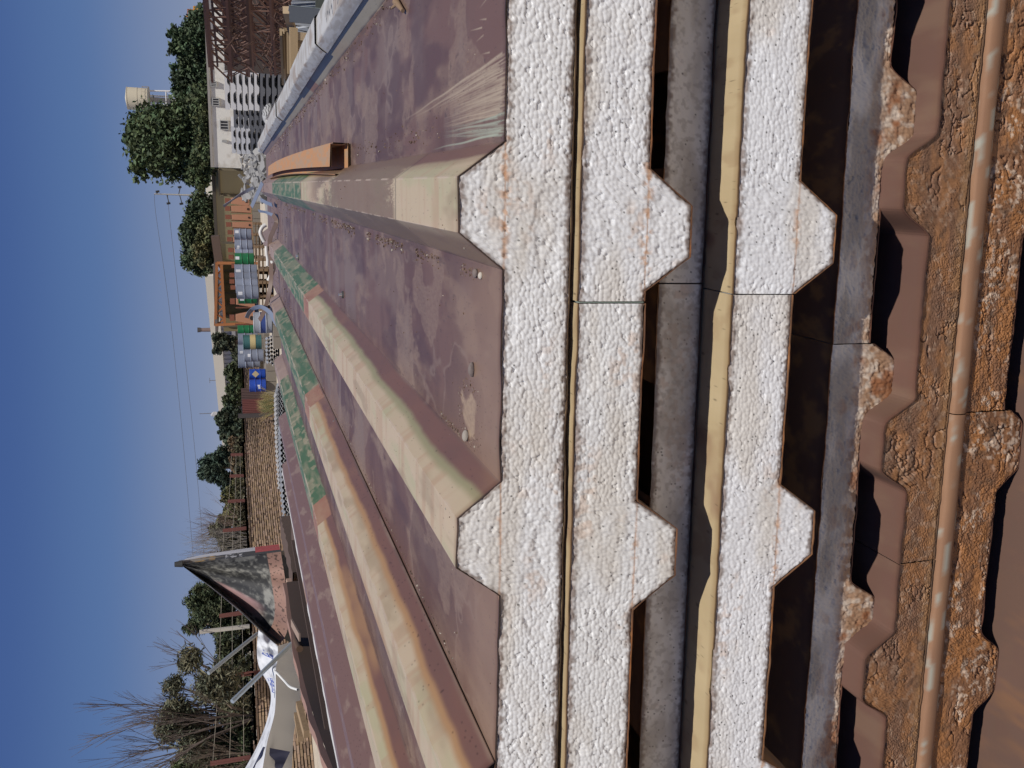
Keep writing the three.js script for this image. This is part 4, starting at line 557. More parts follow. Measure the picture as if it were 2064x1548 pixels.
// ------------------------------------------------------------------ brick yard wall
{
  const tops = [[491.7, 700, 50], [491.7, 737, 46], [494, 841, 38.5], [491.5, 895, 35.5], [502, 1095, 27.5], [512, 1258, 24], [512.6, 1502, 20.6], [512, 1640, 19]].map(q => at(...q));
  const t = thing('brick_wall', 'long rough brick yard wall with a pale coping in front of the bushes', 'wall', [0, 0, 0]);
  reseed(404); const rows = 18, lay = [[], [], []], core = new MB(), cop = new MB(), bg = new THREE.BoxGeometry(1, 1, 1).toNonIndexed();
  const mort = M([0.11, 0.085, 0.065], 0.98), brick = [M([0.36, 0.255, 0.165], 0.95), M([0.31, 0.215, 0.14], 0.95), M([0.40, 0.29, 0.20], 0.95)];
  for (let i = 0; i < tops.length - 1; i++) {
    const A = tops[i].clone(), B = tops[i + 1].clone(), yT = (A.y + B.y) / 2, dir = B.clone().sub(A); dir.y = 0; const L = dir.length(); dir.normalize(); let n = V3(-dir.z, 0, dir.x); if (n.z < 0) n.negate();
    const H = yT - GROUND, ch = H / rows, bm = (c, sx, sy, sz) => new THREE.Matrix4().makeBasis(dir, V3(0, 1, 0), n).multiply(new THREE.Matrix4().makeScale(sx, sy, sz)).setPosition(c);
    const mid = A.clone().add(B).multiplyScalar(0.5); mid.y = GROUND + H / 2; core.add(bg.clone(), bm(mid.clone().addScaledVector(n, -0.13), L, H - 0.02, 0.2)); mid.y = yT + 0.03; cop.add(bg.clone(), bm(mid.clone().addScaledVector(n, -0.11), L, 0.06, 0.36));
    for (let r = 0; r < rows; r++) { let x = (r % 2 ? -0.12 : 0); while (x < L) { const w = R(0.19, 0.25); const c = V3(A.x, GROUND + (r + 0.5) * ch + R(-0.006, 0.006), A.z).addScaledVector(dir, x + w / 2).addScaledVector(n, -0.02 + R(-0.012, 0.014)); lay[rnd() < 0.5 ? 0 : rnd() < 0.5 ? 1 : 2].push(bm(c, w - 0.014, ch * R(0.62, 0.76), 0.1)); x += w; } }
  }
  core.build('mortar_core', mort, t); cop.build('coping', M([0.33, 0.26, 0.20], 0.95), t);
  lay.forEach((a, k) => { const im = new THREE.InstancedMesh(new THREE.BoxGeometry(1, 1, 1), brick[k], a.length); a.forEach((m, i) => { im.setMatrixAt(i, m); const x = m.elements[12], y = m.elements[13], st = fbm(x * 1.1, y * 2.4, 31, 4), q = 0.72 + 0.5 * hash(i, k, 5) - 0.35 * sst(0.5, 0.7, st); im.setColorAt(i, lin(q * 1.02, q, q * (0.9 + 0.2 * hash(i, k, 9)))); }); im.name = 'brick_courses'; im.userData.kind = 'stuff'; im.castShadow = im.receiveShadow = true; t.add(im); });
  // steel posts leaning over the wall, strung with wire
  const mPost = M([0.15, 0.055, 0.045], 0.8), heads = [];
  [[465, 493, 918, 918, 34.5, 'right of the conifer'], [463, 494, 961, 960, 33, 'in front of the conifer'], [459, 496, 1012, 1010, 31, 'beside the yellow-green bush'], [449, 499, 1071, 1065, 28.6, 'behind the bare shrubs'], [442, 512, 1243, 1232, 24.6, 'left of the tent'], [437, 512, 1366, 1358, 22.5, 'between the galvanised pipes'], [424, 512, 1540, 1526, 20.4, 'at the left edge of the picture']].forEach(([x0, x1, y0, y1, d, w]) => { const a = at(x1, y1, d), b = at(x0, y0, d); a.y -= 0.25; heads.push(b); const p = thing('fence_post', `red-brown steel post leaning over the brick wall, ${w}`, 'post', a, 'wire posts on the brick wall'); const m = new MB(), v = b.clone().sub(a); m.bar(V3(0, 0, 0), v, 0.10, 0.05); m.bar(V3(0.04, 0, 0.02), v.clone().add(V3(0.04, 0, 0.02)), 0.02, 0.1); m.build('angle_post', mPost, p); });
  for (const [k, w] of [[0.95, 'topmost'], [0.6, 'middle'], [0.3, 'lowest']]) { const pts = heads.map((h, i) => { const base = tops[0].clone(); return V3(h.x, lerp(at(496, 1000, 31).y, h.y, k), h.z + (1 - k) * 0.1); }); tag(new MB().tube(pts, 0.006, 4, 60).build('fence_wire', M([0.30, 0.27, 0.22], 0.6)), `thin fence wire strung on the leaning posts, ${w} strand`, 'wire', 'fence wires'); }
  const a = at(503, 1262, 24.4), b = at(402, 1274, 24.4); tag(new MB().bar(a, b, 0.09, 0.09).build('white_post', M([0.50, 0.46, 0.40], 0.8)), 'leaning whitish timber pole in front of the conifer', 'post');
}
// rust-red sheet gate at the corner, with dry weeds
{
  const m1 = M([0.14, 0.045, 0.04], 0.75), m2 = M([0.10, 0.06, 0.055], 0.8), d = 37.5;
  const t = thing('sheet_fence', 'rust-red sheet-metal fence panels beside the brick wall end', 'fence', [0, 0, 0]);
  const pan = (x0, x1, y0, y1, dd, mat) => { const a = at(x0, y0, dd), b = at(x1, y1, dd), w = Math.abs(b.x - a.x), h = Math.max(a.y, b.y) - GROUND; const g = gridGeo(40, 1, (u, v) => [Math.min(a.x, b.x) + u * w, GROUND + v * h, a.z + 0.025 * Math.sin(u * 60)]); mesh('sheet', g, mat, t); };
  pan(486, 535, 783, 812, d + 0.6, m2); pan(488, 542, 805, 836, d, m1); new MB().box(at(515, 837, d - 0.2), [0.16, 1.4, 0.16]).build('post', M([0.06, 0.05, 0.05], 0.8), t);
  for (const [x, y, dd, s, c, w] of [[540, 803, 33, 21, [0.40, 0.33, 0.15], 'tall straw-coloured weed clump by the blue sheets'], [530, 822, 34.5, 33, [0.42, 0.30, 0.13], 'golden dry weed clump before the rust-red fence'], [548, 818, 33, 45, [0.20, 0.21, 0.09], 'greenish weed clump at the foot of the rust-red fence']]) { const p = at(x, y, dd); bush('dry_weed', w, [p.x, GROUND, p.z], (at(508, y, dd).y - GROUND) * 0.9, 26, 3, M(c, 0.9), { seed: s, r: 0.008, bend: 0.35, category: 'weeds', group: 'dry weeds by the wall' }); }
}
// corrugated grey sheets piled before the wall
function corrPile(label, px, py, d, w, h, n, yaw, sd) {
  reseed(sd); const p = at(px, py, d), t = thing('corrugated_sheet_pile', label, 'sheet pile', [p.x, GROUND, p.z], 'piles of grey corrugated sheets'); t.rotation.y = yaw; const top = p.y - GROUND, mg = [M([0.30, 0.30, 0.31], 0.9), M([0.24, 0.25, 0.27], 0.9), M([0.36, 0.35, 0.34], 0.9)];
  for (let k = 0; k < n; k++) { const y = top * (k + 1) / n, dx = R(-0.12, 0.12), dz = R(-0.15, 0.15), L = w * R(0.88, 1); const g = gridGeo(72, 2, (u, v) => [(u - 0.5) * L + dx, y + 0.028 * Math.sin(u * L / 0.146 * 6.283) + 0.03 * Math.sin(u * 3.1) * h - 0.02, (v - 0.5) * 1.1 + dz]); const g2 = gridGeo(72, 1, (u, v) => [(u - 0.5) * L + dx, y + 0.028 * Math.sin(u * L / 0.146 * 6.283) + 0.03 * Math.sin(u * 3.1) * h - 0.02 - v * 0.014, 0.55 + dz]); const m = mergeGeometries([g.toNonIndexed(), g2.toNonIndexed()]); m.computeVertexNormals(); mesh('corrugated_sheet', m, mg[k % 3], t); }
}
corrPile('grey corrugated sheet pile right before the brick wall, longest of the piles', 557, 880, 27, 3.2, 1, 12, 0.35, 3);
corrPile('grey corrugated sheet pile continuing left along the brick wall', 566, 950, 24, 2.6, 1, 11, 0.4, 4);
corrPile('low corrugated sheet pile next to the weeds', 560, 815, 28, 1.6, 0.6, 8, 0.3, 5);
corrPile('corrugated sheets on black crates below the ribbed drum', 537, 700, 33, 1.1, 0.5, 5, 0.1, 6);
corrPile('narrow grey sheet pile hidden low by the panels', 590, 1010, 20, 1.8, 0.5, 9, 0.4, 7);
// drums
const drumParts = {};
function drum(label, x0, x1, y0, y1, d, col, o = {}) {
  const k = d / 1930, bot = at(x1, (y0 + y1) / 2, d), top = at(x0, (y0 + y1) / 2, d), h = top.y - bot.y, r = o.r || 0.33 * h, t = thing(o.name || 'steel_drum', label, o.category || 'drum', bot, o.group || 'drums stored in the yard');
  const pr = []; const add = (rr, y) => pr.push(new THREE.Vector2(rr, y)); add(0.001, 0.02 * h); add(r * 0.97, 0.02 * h); add(r, 0); add(r, 0.03 * h);
  if (o.ribbed) for (let i = 0; i <= 26; i++) add(r * (i % 2 ? 1.0 : 0.955), lerp(0.05, 0.96, i / 26) * h); else for (const q of [0.33, 0.66]) { add(r, (q - 0.03) * h); add(r * 1.045, (q - 0.012) * h); add(r * 1.045, (q + 0.012) * h); add(r, (q + 0.03) * h); }
  add(r, 0.97 * h); add(r * 1.02, 0.985 * h); add(r * 1.02, h); add(r * 0.96, h); add(r * 0.96, 0.975 * h); add(0.001, 0.975 * h);
  mesh('shell', new THREE.LatheGeometry(pr, 28), M(col, o.rough || 0.42), t);
  if (!o.ribbed) { for (const q of [0.33, 0.66]) mesh('hoop', new THREE.TorusGeometry(r * 1.04, 0.014 * h, 6, 28).rotateX(Math.PI / 2).translate(0, q * h, 0), M(scl(col, 1.5), 0.4), t); new MB().cyl([r * 0.55, h * 0.985, 0], r * 0.09, r * 0.09, h * 0.03, 10).build('bung', M([0.1, 0.1, 0.1], 0.5), t); }
  if (o.band) mesh('painted_band', new THREE.CylinderGeometry(r * 1.015, r * 1.015, h * 0.3, 28, 1, true).translate(0, h * 0.48, 0), M(o.band, 0.6), t);
  if (o.label) for (const [a, yy, w, hh] of o.label) { const g = new THREE.CylinderGeometry(r * 1.008, r * 1.008, h * hh, 8, 1, true, a - w / 2, w).translate(0, h * yy, 0); mesh('paper_label', g, M([0.62, 0.63, 0.66], 0.7), t); }
  return t;
}
const GREY = [0.20, 0.225, 0.29], GRN = [0.012, 0.135, 0.05], a0 = 0.1;
drum('grey steel drum beside the orange brackets, at the right end of its row', 472, 507, 462, 483, 48.5, GREY, { label: [[0.5, 0.84, 0.55, 0.2]] });
drum('grey steel drum second from the orange brackets, two small stickers', 473, 509, 484, 506, 47, GREY, { label: [[-0.15, 0.8, 0.35, 0.14], [-0.55, 0.82, 0.4, 0.16]] });
drum('grey steel drum mostly hidden behind the green one', 474, 511, 500, 520, 47, scl(GREY, 1.1), {});
drum('bright green drum between grey ones under the cream wall', 473, 512, 511, 534, 42.5, GRN, { label: [[0.25, 0.86, 0.5, 0.2]] });
drum('grey steel drum left of the bright green one with a large paper label', 473, 518, 535, 560, 37.9, GREY, { label: [[0.15, 0.84, 0.45, 0.22]] });
drum('grey steel drum in the middle of the front row with a narrow label', 474, 519, 550, 576, 37.2, scl(GREY, 0.9), { label: [[-0.1, 0.86, 0.35, 0.2]] });
drum('grey steel drum in the front row below the orange truss', 475, 520, 564, 588, 36.6, scl(GREY, 1.1), {});
drum('grey steel drum with a white label next to the left green drum', 477, 521, 577, 600, 36.2, scl(GREY, 0.95), { label: [[-0.1, 0.84, 0.5, 0.2]] });
drum('bright green drum with a white label at the left end of the front row', 480, 518, 590, 610, 37.4, GRN, { label: [[-0.15, 0.8, 0.5, 0.22]], r: 0.25 });
drum('plain green drum standing behind the ribbed drum', 479, 512, 652, 676, 50, GRN, {});
drum('teal ribbed drum with a yellow painted band', 490, 527, 674, 705, 42, [0.05, 0.14, 0.14], { ribbed: true, band: [0.50, 0.40, 0.20], name: 'ribbed_drum', r: 0.36 });
drum('grey drum with spattered paint left of the ribbed drum', 492, 531, 703, 729, 41, scl(GREY, 0.95), { label: [[0.2, 0.75, 0.5, 0.14]] });
drum('grey drum peeping out behind the ribbed drum', 480, 520, 672, 696, 46, scl(GREY, 0.9), {});
drum('grey drum behind the spattered one with a brown stain', 480, 522, 696, 718, 45, scl(GREY, 1.15), { label: [[0.0, 0.85, 0.4, 0.16]] });
drum('pale grey drum at the left end of the second group', 480, 524, 716, 737, 44, scl(GREY, 1.05), {});
drum('blue plastic barrel with a tan diamond mark', 503, 535, 743, 764, 36, [0.015, 0.06, 0.34], { name: 'plastic_barrel', category: 'barrel', group: 'blue plastic barrels', rough: 0.35, r: 0.21, label: [] });
drum('blue plastic barrel with white lettering next to the rust-red fence', 503, 536, 764, 789, 35.6, [0.02, 0.065, 0.36], { name: 'plastic_barrel', category: 'barrel', group: 'blue plastic barrels', rough: 0.35, r: 0.25, label: [[-0.15, 0.42, 0.4, 0.12], [0.2, 0.45, 0.25, 0.14]] });
drum('grey and blue drum low behind the arched strap', 511, 548, 632, 668, 31, [0.30, 0.32, 0.36], { band: [0.03, 0.06, 0.22], r: 0.36 });
// tan mark on the barrel
{ const p = at(515, 754, 35.55); tag(mesh('barrel_mark', new THREE.PlaneGeometry(0.2, 0.2).rotateZ(0.785).translate(p.x, p.y, p.z), M([0.42, 0.34, 0.20], 0.8)), 'tan diamond sticker on the right blue barrel', 'sticker'); }
// pallets under the drums
const palletMat = M([0.20, 0.13, 0.075], 0.9);
function palletGeo(t, w, h, dp, mat, n, name = 'deck_board') { for (let i = 0; i < n; i++) { const z = lerp(-dp / 2, dp / 2, (i + 0.5) / n); new MB().box([0, h - 0.012, z], [w, 0.022, dp / n * 0.72]).build(name, mat, t); } for (const x of [-0.5, 0, 0.5]) new MB().box([x * (w - 0.1), h * 0.42, 0], [0.09, h * 0.8, dp]).build('stringer', mat, t); }
[[509, 473, 48, 1.3, 'under the right-hand grey drums'], [510, 495, 47, 1.3, 'second from the orange brackets'], [514, 522, 42.5, 1.3, 'under the bright green drum'], [520, 548, 37.5, 1.25, 'under the middle drums, splintered'], [521, 570, 36.8, 1.25, 'below the orange truss'], [521, 594, 36.5, 1.2, 'under the left green drum']].forEach(([x, y, d, w, wh]) => { const p = at(x, y, d); const n = Math.max(1, Math.round((p.y - GROUND) / 0.16)), t = thing('pallet_stack', `stack of rough timber pallets ${wh}`, 'pallets', [p.x, GROUND, p.z], 'pallet stacks under the drums'); const h = (p.y - GROUND) / n; for (let k = 0; k < n; k++) { const b = new MB(); for (let i = 0; i < 5; i++) b.box([0, (k + 1) * h - 0.015, lerp(-0.5, 0.5, (i + 0.5) / 5)], [w, 0.025, 0.14]); for (const q of [-0.45, 0, 0.45]) b.box([q * w, k * h + h * 0.42, 0], [0.1, h * 0.82, 1.0]); b.build('pallet', palletMat, t); } });
[[531, 690, 42, 'under the ribbed drum'], [532, 716, 41.5, 'under the paint-spattered drum'], [536, 764, 36, 'under the blue barrels'], [522, 728, 44.5, 'at the left end of the second drum group'], [513, 664, 50, 'under the plain green drum'], [549, 650, 31, 'under the grey and blue drum'], [509, 440, 50, 'under the orange brackets']].forEach(([x, y, d, wh]) => { const p = at(x, y, d), t = thing('concrete_block_row', `low grey block plinth ${wh}`, 'plinth', [p.x, GROUND, p.z], 'block plinths under stored goods'); const h = Math.max(0.1, p.y - GROUND), w = y === 440 ? 3.2 : 1.7, n = Math.round(w / 0.4); for (let i = 0; i < n; i++) { new MB().box([lerp(-w / 2, w / 2, (i + 0.5) / n), h / 2, 0], [w / n - 0.02, h, 1.0]).build('block', M([0.20, 0.175, 0.145], 0.95), t); } });
// orange-brown steel brackets standing in a row
const mBrk = M([0.40, 0.19, 0.11], 0.6), mBrkD = M([0.20, 0.065, 0.035], 0.7), mRecessDark = M([0.02, 0.015, 0.012], 0.9);
function bracket(label, xh, xb, y, d, wBot, wTop, headOnly) {
  const top = at(xh, y, d), bot = at(xb, y, d), h = top.y - bot.y, k = d / 1930, t = thing('steel_bracket', label, 'bracket', bot, 'orange steel brackets in the yard'), hw = wTop * k / 2, bw = wBot * k / 2, hy = h * 0.78, dp = 0.34;
  const taper = (y0, y1, w0, w1, z) => { const s = new THREE.Shape(); s.moveTo(-w0, y0); s.lineTo(w0, y0); s.lineTo(w1, y1); s.lineTo(-w1, y1); s.closePath(); return new THREE.ExtrudeGeometry(s, { depth: z, bevelEnabled: true, bevelSize: 0.012, bevelThickness: 0.012, bevelSegments: 1 }).translate(0, 0, -z / 2); };
  mesh('tapered_body', taper(0, hy - 0.05, bw, hw * 1.02, dp), mBrk, t); new MB().box([0, (hy + h) / 2, 0], [hw * 1.9, h - hy - 0.03, dp * 1.05]).build('head_block', mBrkD, t);
  const s = new THREE.Shape(); const r = bw * 0.34; s.absellipse(0, 0, r, r * 0.75, 0, 6.283); mesh('slot', new THREE.ExtrudeGeometry(s, { depth: 0.03, bevelEnabled: false }).translate(0, h * 0.12, dp / 2 + 0.006), mRecessDark, t); new MB().box([0, hy - 0.03, 0], [hw * 1.7, 0.06, dp * 0.9]).build('dark_neck_fill', mRecessDark, t); new MB().box([-bw - 0.02, h * 0.4, -0.05], [0.03, h * 0.75, dp * 0.8]).build('side_rib', mBrkD, t); return t;  // solid near-black disc and neck box stand in for shade in the recesses
}
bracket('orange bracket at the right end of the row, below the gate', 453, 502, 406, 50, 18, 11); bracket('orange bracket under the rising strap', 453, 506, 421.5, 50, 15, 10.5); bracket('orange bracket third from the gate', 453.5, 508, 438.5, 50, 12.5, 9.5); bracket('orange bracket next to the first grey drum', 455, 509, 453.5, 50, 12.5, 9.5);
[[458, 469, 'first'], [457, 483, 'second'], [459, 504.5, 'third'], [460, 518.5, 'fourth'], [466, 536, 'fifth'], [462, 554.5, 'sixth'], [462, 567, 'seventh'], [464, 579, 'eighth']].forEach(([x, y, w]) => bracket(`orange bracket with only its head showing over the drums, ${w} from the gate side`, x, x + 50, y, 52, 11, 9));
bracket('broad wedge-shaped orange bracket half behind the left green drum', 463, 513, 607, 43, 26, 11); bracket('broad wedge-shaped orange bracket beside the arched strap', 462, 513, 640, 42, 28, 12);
// orange gantry truss with posts and a shaded lean-to behind
{
  const d = 56, mO = M([0.36, 0.135, 0.045], 0.7), A = at(437, 530, d), B = at(434, 656, d + 1), C = at(446, 530, d), D = at(453, 656, d + 1), t = thing('gantry_truss', 'rusty orange lattice girder carried on a leaning post', 'girder', [0, 0, 0]);
  new MB().bar(A, B, 0.16).build('top_chord', mO, t); new MB().bar(C, D, 0.16).build('bottom_chord', mO, t); const n = 10; for (let i = 0; i < n; i++) { const u = i / n, v = (i + 1) / n; new MB().bar(A.clone().lerp(B, i % 2 ? v : u), C.clone().lerp(D, i % 2 ? u : v), 0.09).build('web_bar', mO, t); }
  const p0 = at(434, 655, d), p1 = at(482, 651, d); p1.y = GROUND; new MB().bar(p0, p1, 0.18, 0.14).build('post', mO, t); const p2 = A.clone(); p2.y = GROUND; new MB().bar(A, p2, 0.16).build('post', mO, t);
  const E1 = at(446, 533, 66), E2 = at(452, 668, 66), s = thing('shaded_lean_to', 'dim olive-walled lean-to behind the orange girder', 'shed', [0, 0, 0]); wallSlab(s, 'back_wall', E1, E2, GROUND, E1.y, 0.3, M([0.17, 0.135, 0.07], 0.9));
  const r0 = at(433, 531, 60), r1 = at(438, 662, 60); new MB().box([(r0.x + r1.x) / 2, r0.y, -62], [Math.abs(r1.x - r0.x), 0.14, 12]).build('roof_sheet', M([0.12, 0.10, 0.09], 0.8), s); for (let i = 0; i < 6; i++) { const q = E1.clone().lerp(E2, (i + 0.5) / 6); new MB().box([q.x, (E1.y + GROUND) / 2, q.z + 0.2], [0.14, E1.y - GROUND, 0.12]).build('stud', M([0.09, 0.075, 0.05], 0.9), s); }
  const c0 = at(436, 497, 59.5), cab = thing('gate_canopy', 'small dark canopy roof over the cream wall', 'canopy', [0, 0, 0]); new MB().box(at(438, 505, 60), [1.9, 0.5, 1.6], [0, 0, 0.1]).build('roof', M([0.10, 0.065, 0.05], 0.9), cab); const cp = at(450, 489, 60.2); new MB().box([cp.x, (cp.y + GROUND) / 2 + 0.3, cp.z], [0.14, cp.y - GROUND + 0.4, 0.14]).build('post', M([0.3, 0.28, 0.22], 0.8), cab);
}
// heaps of broken grey slabs before the gate
{
  reseed(606); for (let i = 0; i < 100; i++) { const px = R(486, 535), py = R(285, 402), p = at(px, py, lerp(44, 24, (px - 486) / 49)); p.y = Math.max(p.y, GROUND + 0.08); const n = 5 + Math.floor(rnd() * 3), s = new THREE.Shape(); for (let k = 0; k < n; k++) { const a = k / n * 6.283, r = R(0.08, 0.22); k ? s.lineTo(Math.cos(a) * r, Math.sin(a) * r) : s.moveTo(Math.cos(a) * r, Math.sin(a) * r); } s.closePath(); const g = new THREE.ExtrudeGeometry(s, { depth: R(0.04, 0.1), bevelEnabled: false }); g.rotateX(-1.57 + R(-0.8, 0.8)); g.rotateZ(R(-0.8, 0.8)); g.rotateY(R(0, 6)); const k = R(0.75, 1.2); const m = mesh('rubble_fragment', g, M([0.23 * k, 0.225 * k, 0.22 * k], 0.9)); m.position.copy(p); tag(m, 'broken grey slab in the rubble heap before the cream gate', 'rubble', 'rubble heap before the gate'); }
  const base = new MB(); for (let i = 0; i < 5; i++) { const p = at(515 + i * 4, 310 + i * 20, 34 - i * 2); base.add(new THREE.SphereGeometry(1, 14, 8), new THREE.Matrix4().makeScale(1.3, Math.max(0.3, p.y - GROUND), 1.2).setPosition(p.x, GROUND, p.z)); } const m = base.build('rubble_mound', M([0.24, 0.23, 0.22], 0.95)); tag(m, 'grey rubble mound under the broken slabs', 'rubble', null, 'stuff');
}

// ------------------------------------------------------------------ right-hand side: pallets, trusses, crate
const ORD = ['first', 'second', 'third', 'fourth', 'fifth', 'sixth', 'seventh', 'eighth', 'ninth', 'tenth', 'eleventh', 'twelfth', 'thirteenth', 'fourteenth', 'fifteenth', 'sixteenth', 'seventeenth', 'eighteenth'];
function palletTower(label, px0, px1, py0, py1, d, n, yaw, nWhite, sd) {
  reseed(sd); const a = at(px0, (py0 + py1) / 2, d), b = at(px1, (py0 + py1) / 2, d), k = d / 1930, W = (py1 - py0) * k, H = a.y - GROUND, ph = (a.y - b.y) / n, lo = Math.max(0, Math.round((b.y - GROUND) / ph));
  const mats = { w: M([0.62, 0.62, 0.63], 0.6), g: M([0.13, 0.135, 0.15], 0.6), k: M([0.05, 0.053, 0.06], 0.7) }; let i = 0; const tot = n + lo, f = H / tot;
  for (let j = 0; j < tot; j++) {                                                   // one moulded pallet per layer, from the ground up
    const fromTop = tot - 1 - j, white = fromTop < nWhite, t = thing('moulded_pallet', `${white ? 'white-ended' : 'dark grey'} moulded pallet, ${ORD[fromTop]} from the top of ${label}`, 'pallet', [a.x + R(-0.02, 0.02), GROUND + j * f, a.z], `pallets in ${label}`); t.rotation.y = yaw + R(-0.02, 0.02); const dp = W * 1.05, th = f * 0.3;
    const end = white ? mats.w : mats.g, s = new THREE.Shape(); // end profile: slab with three scalloped feet
    s.moveTo(-W / 2, f * 0.96); s.lineTo(W / 2, f * 0.96); s.lineTo(W / 2, 0.02); const ft = [[0.5, 0.36], [0.09, -0.09], [-0.36, -0.5]]; s.lineTo(W * 0.40, 0.02); s.bezierCurveTo(W * 0.36, f * 0.12, W * 0.36, f * 0.52, W * 0.30, f * 0.55); s.lineTo(W * 0.15, f * 0.55); s.bezierCurveTo(W * 0.09, f * 0.52, W * 0.09, f * 0.12, W * 0.05, 0.02); s.lineTo(-W * 0.05, 0.02); s.bezierCurveTo(-W * 0.09, f * 0.12, -W * 0.09, f * 0.52, -W * 0.15, f * 0.55); s.lineTo(-W * 0.30, f * 0.55); s.bezierCurveTo(-W * 0.36, f * 0.52, -W * 0.36, f * 0.12, -W * 0.40, 0.02); s.lineTo(-W / 2, 0.02); s.closePath();
    mesh('end_moulding', new THREE.ExtrudeGeometry(s, { depth: 0.06, bevelEnabled: false, curveSegments: 4 }).translate(0, 0, dp / 2 - 0.06), end, t);
    mesh('deck', new THREE.BoxGeometry(W * 0.98, f * 0.36, dp - 0.07).translate(0, f * 0.76, -0.035), end, t); for (const x of [-0.44, 0, 0.44]) mesh('runner', new THREE.BoxGeometry(W * 0.1, f * 0.54, dp - 0.08).translate(x * W, f * 0.3, -0.035), end, t);
  }
}
palletTower('the near pallet tower', 452, 575, 120, 205, 23, 11, -0.42, 6, 3);
palletTower('the far pallet tower', 466, 522, 244, 300, 30, 6, -0.42, 4, 4);
palletTower('the dark middle pallet tower', 470, 530, 205, 250, 27, 6, -0.42, 0, 5);
// patterned bundle behind the flashing
{ const p = at(545, 232, 12), g = new THREE.SphereGeometry(1, 24, 14); const q = g.attributes.position; for (let i = 0; i < q.count; i++) { const v = V3(q.getX(i), q.getY(i), q.getZ(i)), k = 1 + 0.15 * (fbm(v.x * 2 + 5, v.y * 2 + v.z, 4, 3) - 0.5); q.setXYZ(i, v.x * k * 0.14, v.y * k * 0.10, v.z * k * 0.2); } g.computeVertexNormals(); const tx = dataTex(128, 128, (u, v) => (Math.abs(((v * 9 + Math.abs((u * 8) % 1 - 0.5)) % 1) - 0.5) < 0.16 && u > 0.2 && u < 0.9) ? [0.04, 0.04, 0.045] : [0.34, 0.34, 0.34]); const m = mesh('cloth_bundle', g, M([1, 1, 1], 0.9, { map: tx })); m.position.copy(p); tag(m, 'pale cloth bundle with black zigzag pattern behind the flashing', 'bundle'); const s = thing('bundle_support', 'grey sack heap carrying the patterned cloth bundle', 'sacks', [p.x, GROUND, p.z]); const hh = p.y - 0.08 - GROUND; new MB().add(new THREE.SphereGeometry(1, 18, 10, 0, 6.29, 0, 1.57), new THREE.Matrix4().makeScale(0.45, hh, 0.5)).build('sack', M([0.30, 0.30, 0.31], 0.95), s); }
// pile of rusty lattice trusses
{
  reseed(808); const mR = [M([0.17, 0.085, 0.06], 0.75), M([0.095, 0.052, 0.04], 0.8), M([0.20, 0.11, 0.08], 0.75)];
  const rows = [[411, 428, 452, 467], [456, 470, 494, 506], [497, 510, 541, 551], [545, 555, 585, 592]], words = ['top', 'second', 'third', 'bottom'];
  rows.forEach(([xa, xb, xc, xd], r) => {
    for (let k = 0; k < 6; k++) {
      const jit = k ? R(-15, 15) : 0; const d0 = 8.6 + k * 0.62 + r * 0.05, d1 = d0 + 1.5, dx = R(-6, 6), yEnd = 150 + R(-26, 20) - k * 3 - r * 4; const A = at(xa + jit, -70, d0), B = at(xb + jit, yEnd, d1), C = at(xc + jit, -70, d0), D = at(xd + jit, yEnd, d1);
      const t = thing('lattice_truss', `rusty lattice truss in the ${words[r]} layer of the pile, ${['front', 'second', 'third', 'fourth', 'fifth', 'rear'][k]} of six`, 'truss', [0, 0, 0], 'pile of rusty trusses'), m = mR[(k + r) % 3];
      new MB().bar(A, B, 0.024, 0.024).build('top_chord', m, t); new MB().bar(C, D, 0.024, 0.024).build('bottom_chord', m, t); const n = r % 2 ? 11 : 5, w = r % 2 ? 0.012 : 0.016;
      for (let i = 0; i < n; i++) { const u = i / n, v = (i + 1) / n; new MB().rod(A.clone().lerp(B, u), C.clone().lerp(D, v), w * 0.6, w * 0.6, 5).build('web_rod', m, t); new MB().rod(A.clone().lerp(B, r % 2 ? v : u), C.clone().lerp(D, u), w * 0.5, w * 0.5, 5).build('web_rod', m, t); }
    }
  });
  // loose rods jammed between the trusses
  for (let i = 0; i < 150; i++) { const px = R(450, 588), py = R(-30, 150), d = R(9, 13), a = at(px, py, d), b = at(px + R(8, 26), py + R(-34, 34), d + R(-0.3, 0.5)); tag(new MB().rod(a, b, 0.006, 0.006, 5).build('loose_rod', mR[1]), 'thin rusty rod jammed among the lattice trusses', 'rod', 'loose rods in the truss pile'); }
  const sk = thing('trestle', 'dark steel trestle carrying the truss pile', 'trestle', [0, 0, 0]); for (const [py, d] of [[0, 10.4], [70, 11], [128, 11.5]]) { const p = at(592, py, d); new MB().box([p.x, (p.y + GROUND) / 2, p.z - 0.3], [0.1, p.y - GROUND, 2.6]).build('support_beam', M([0.05, 0.035, 0.03], 0.9), sk); }
  const bt = thing('added_dark_backdrop', 'dark upright steel sheets leaning behind the truss pile', 'sheets', [0, 0, 0]); for (let i = 0; i < 7; i++) { const p = at(lerp(440, 452, i / 6) + R(-6, 10), lerp(-60, 118, i / 6), 14.2), h = p.y - GROUND; new MB().box([p.x, GROUND + h / 2, p.z], [0.34, h, 0.03], [0.05, 0, 0]).build('sheet', M([0.06, 0.045, 0.04], 0.85), bt); }  // dark backdrop added so the gaps in the pile look deep and dim
}
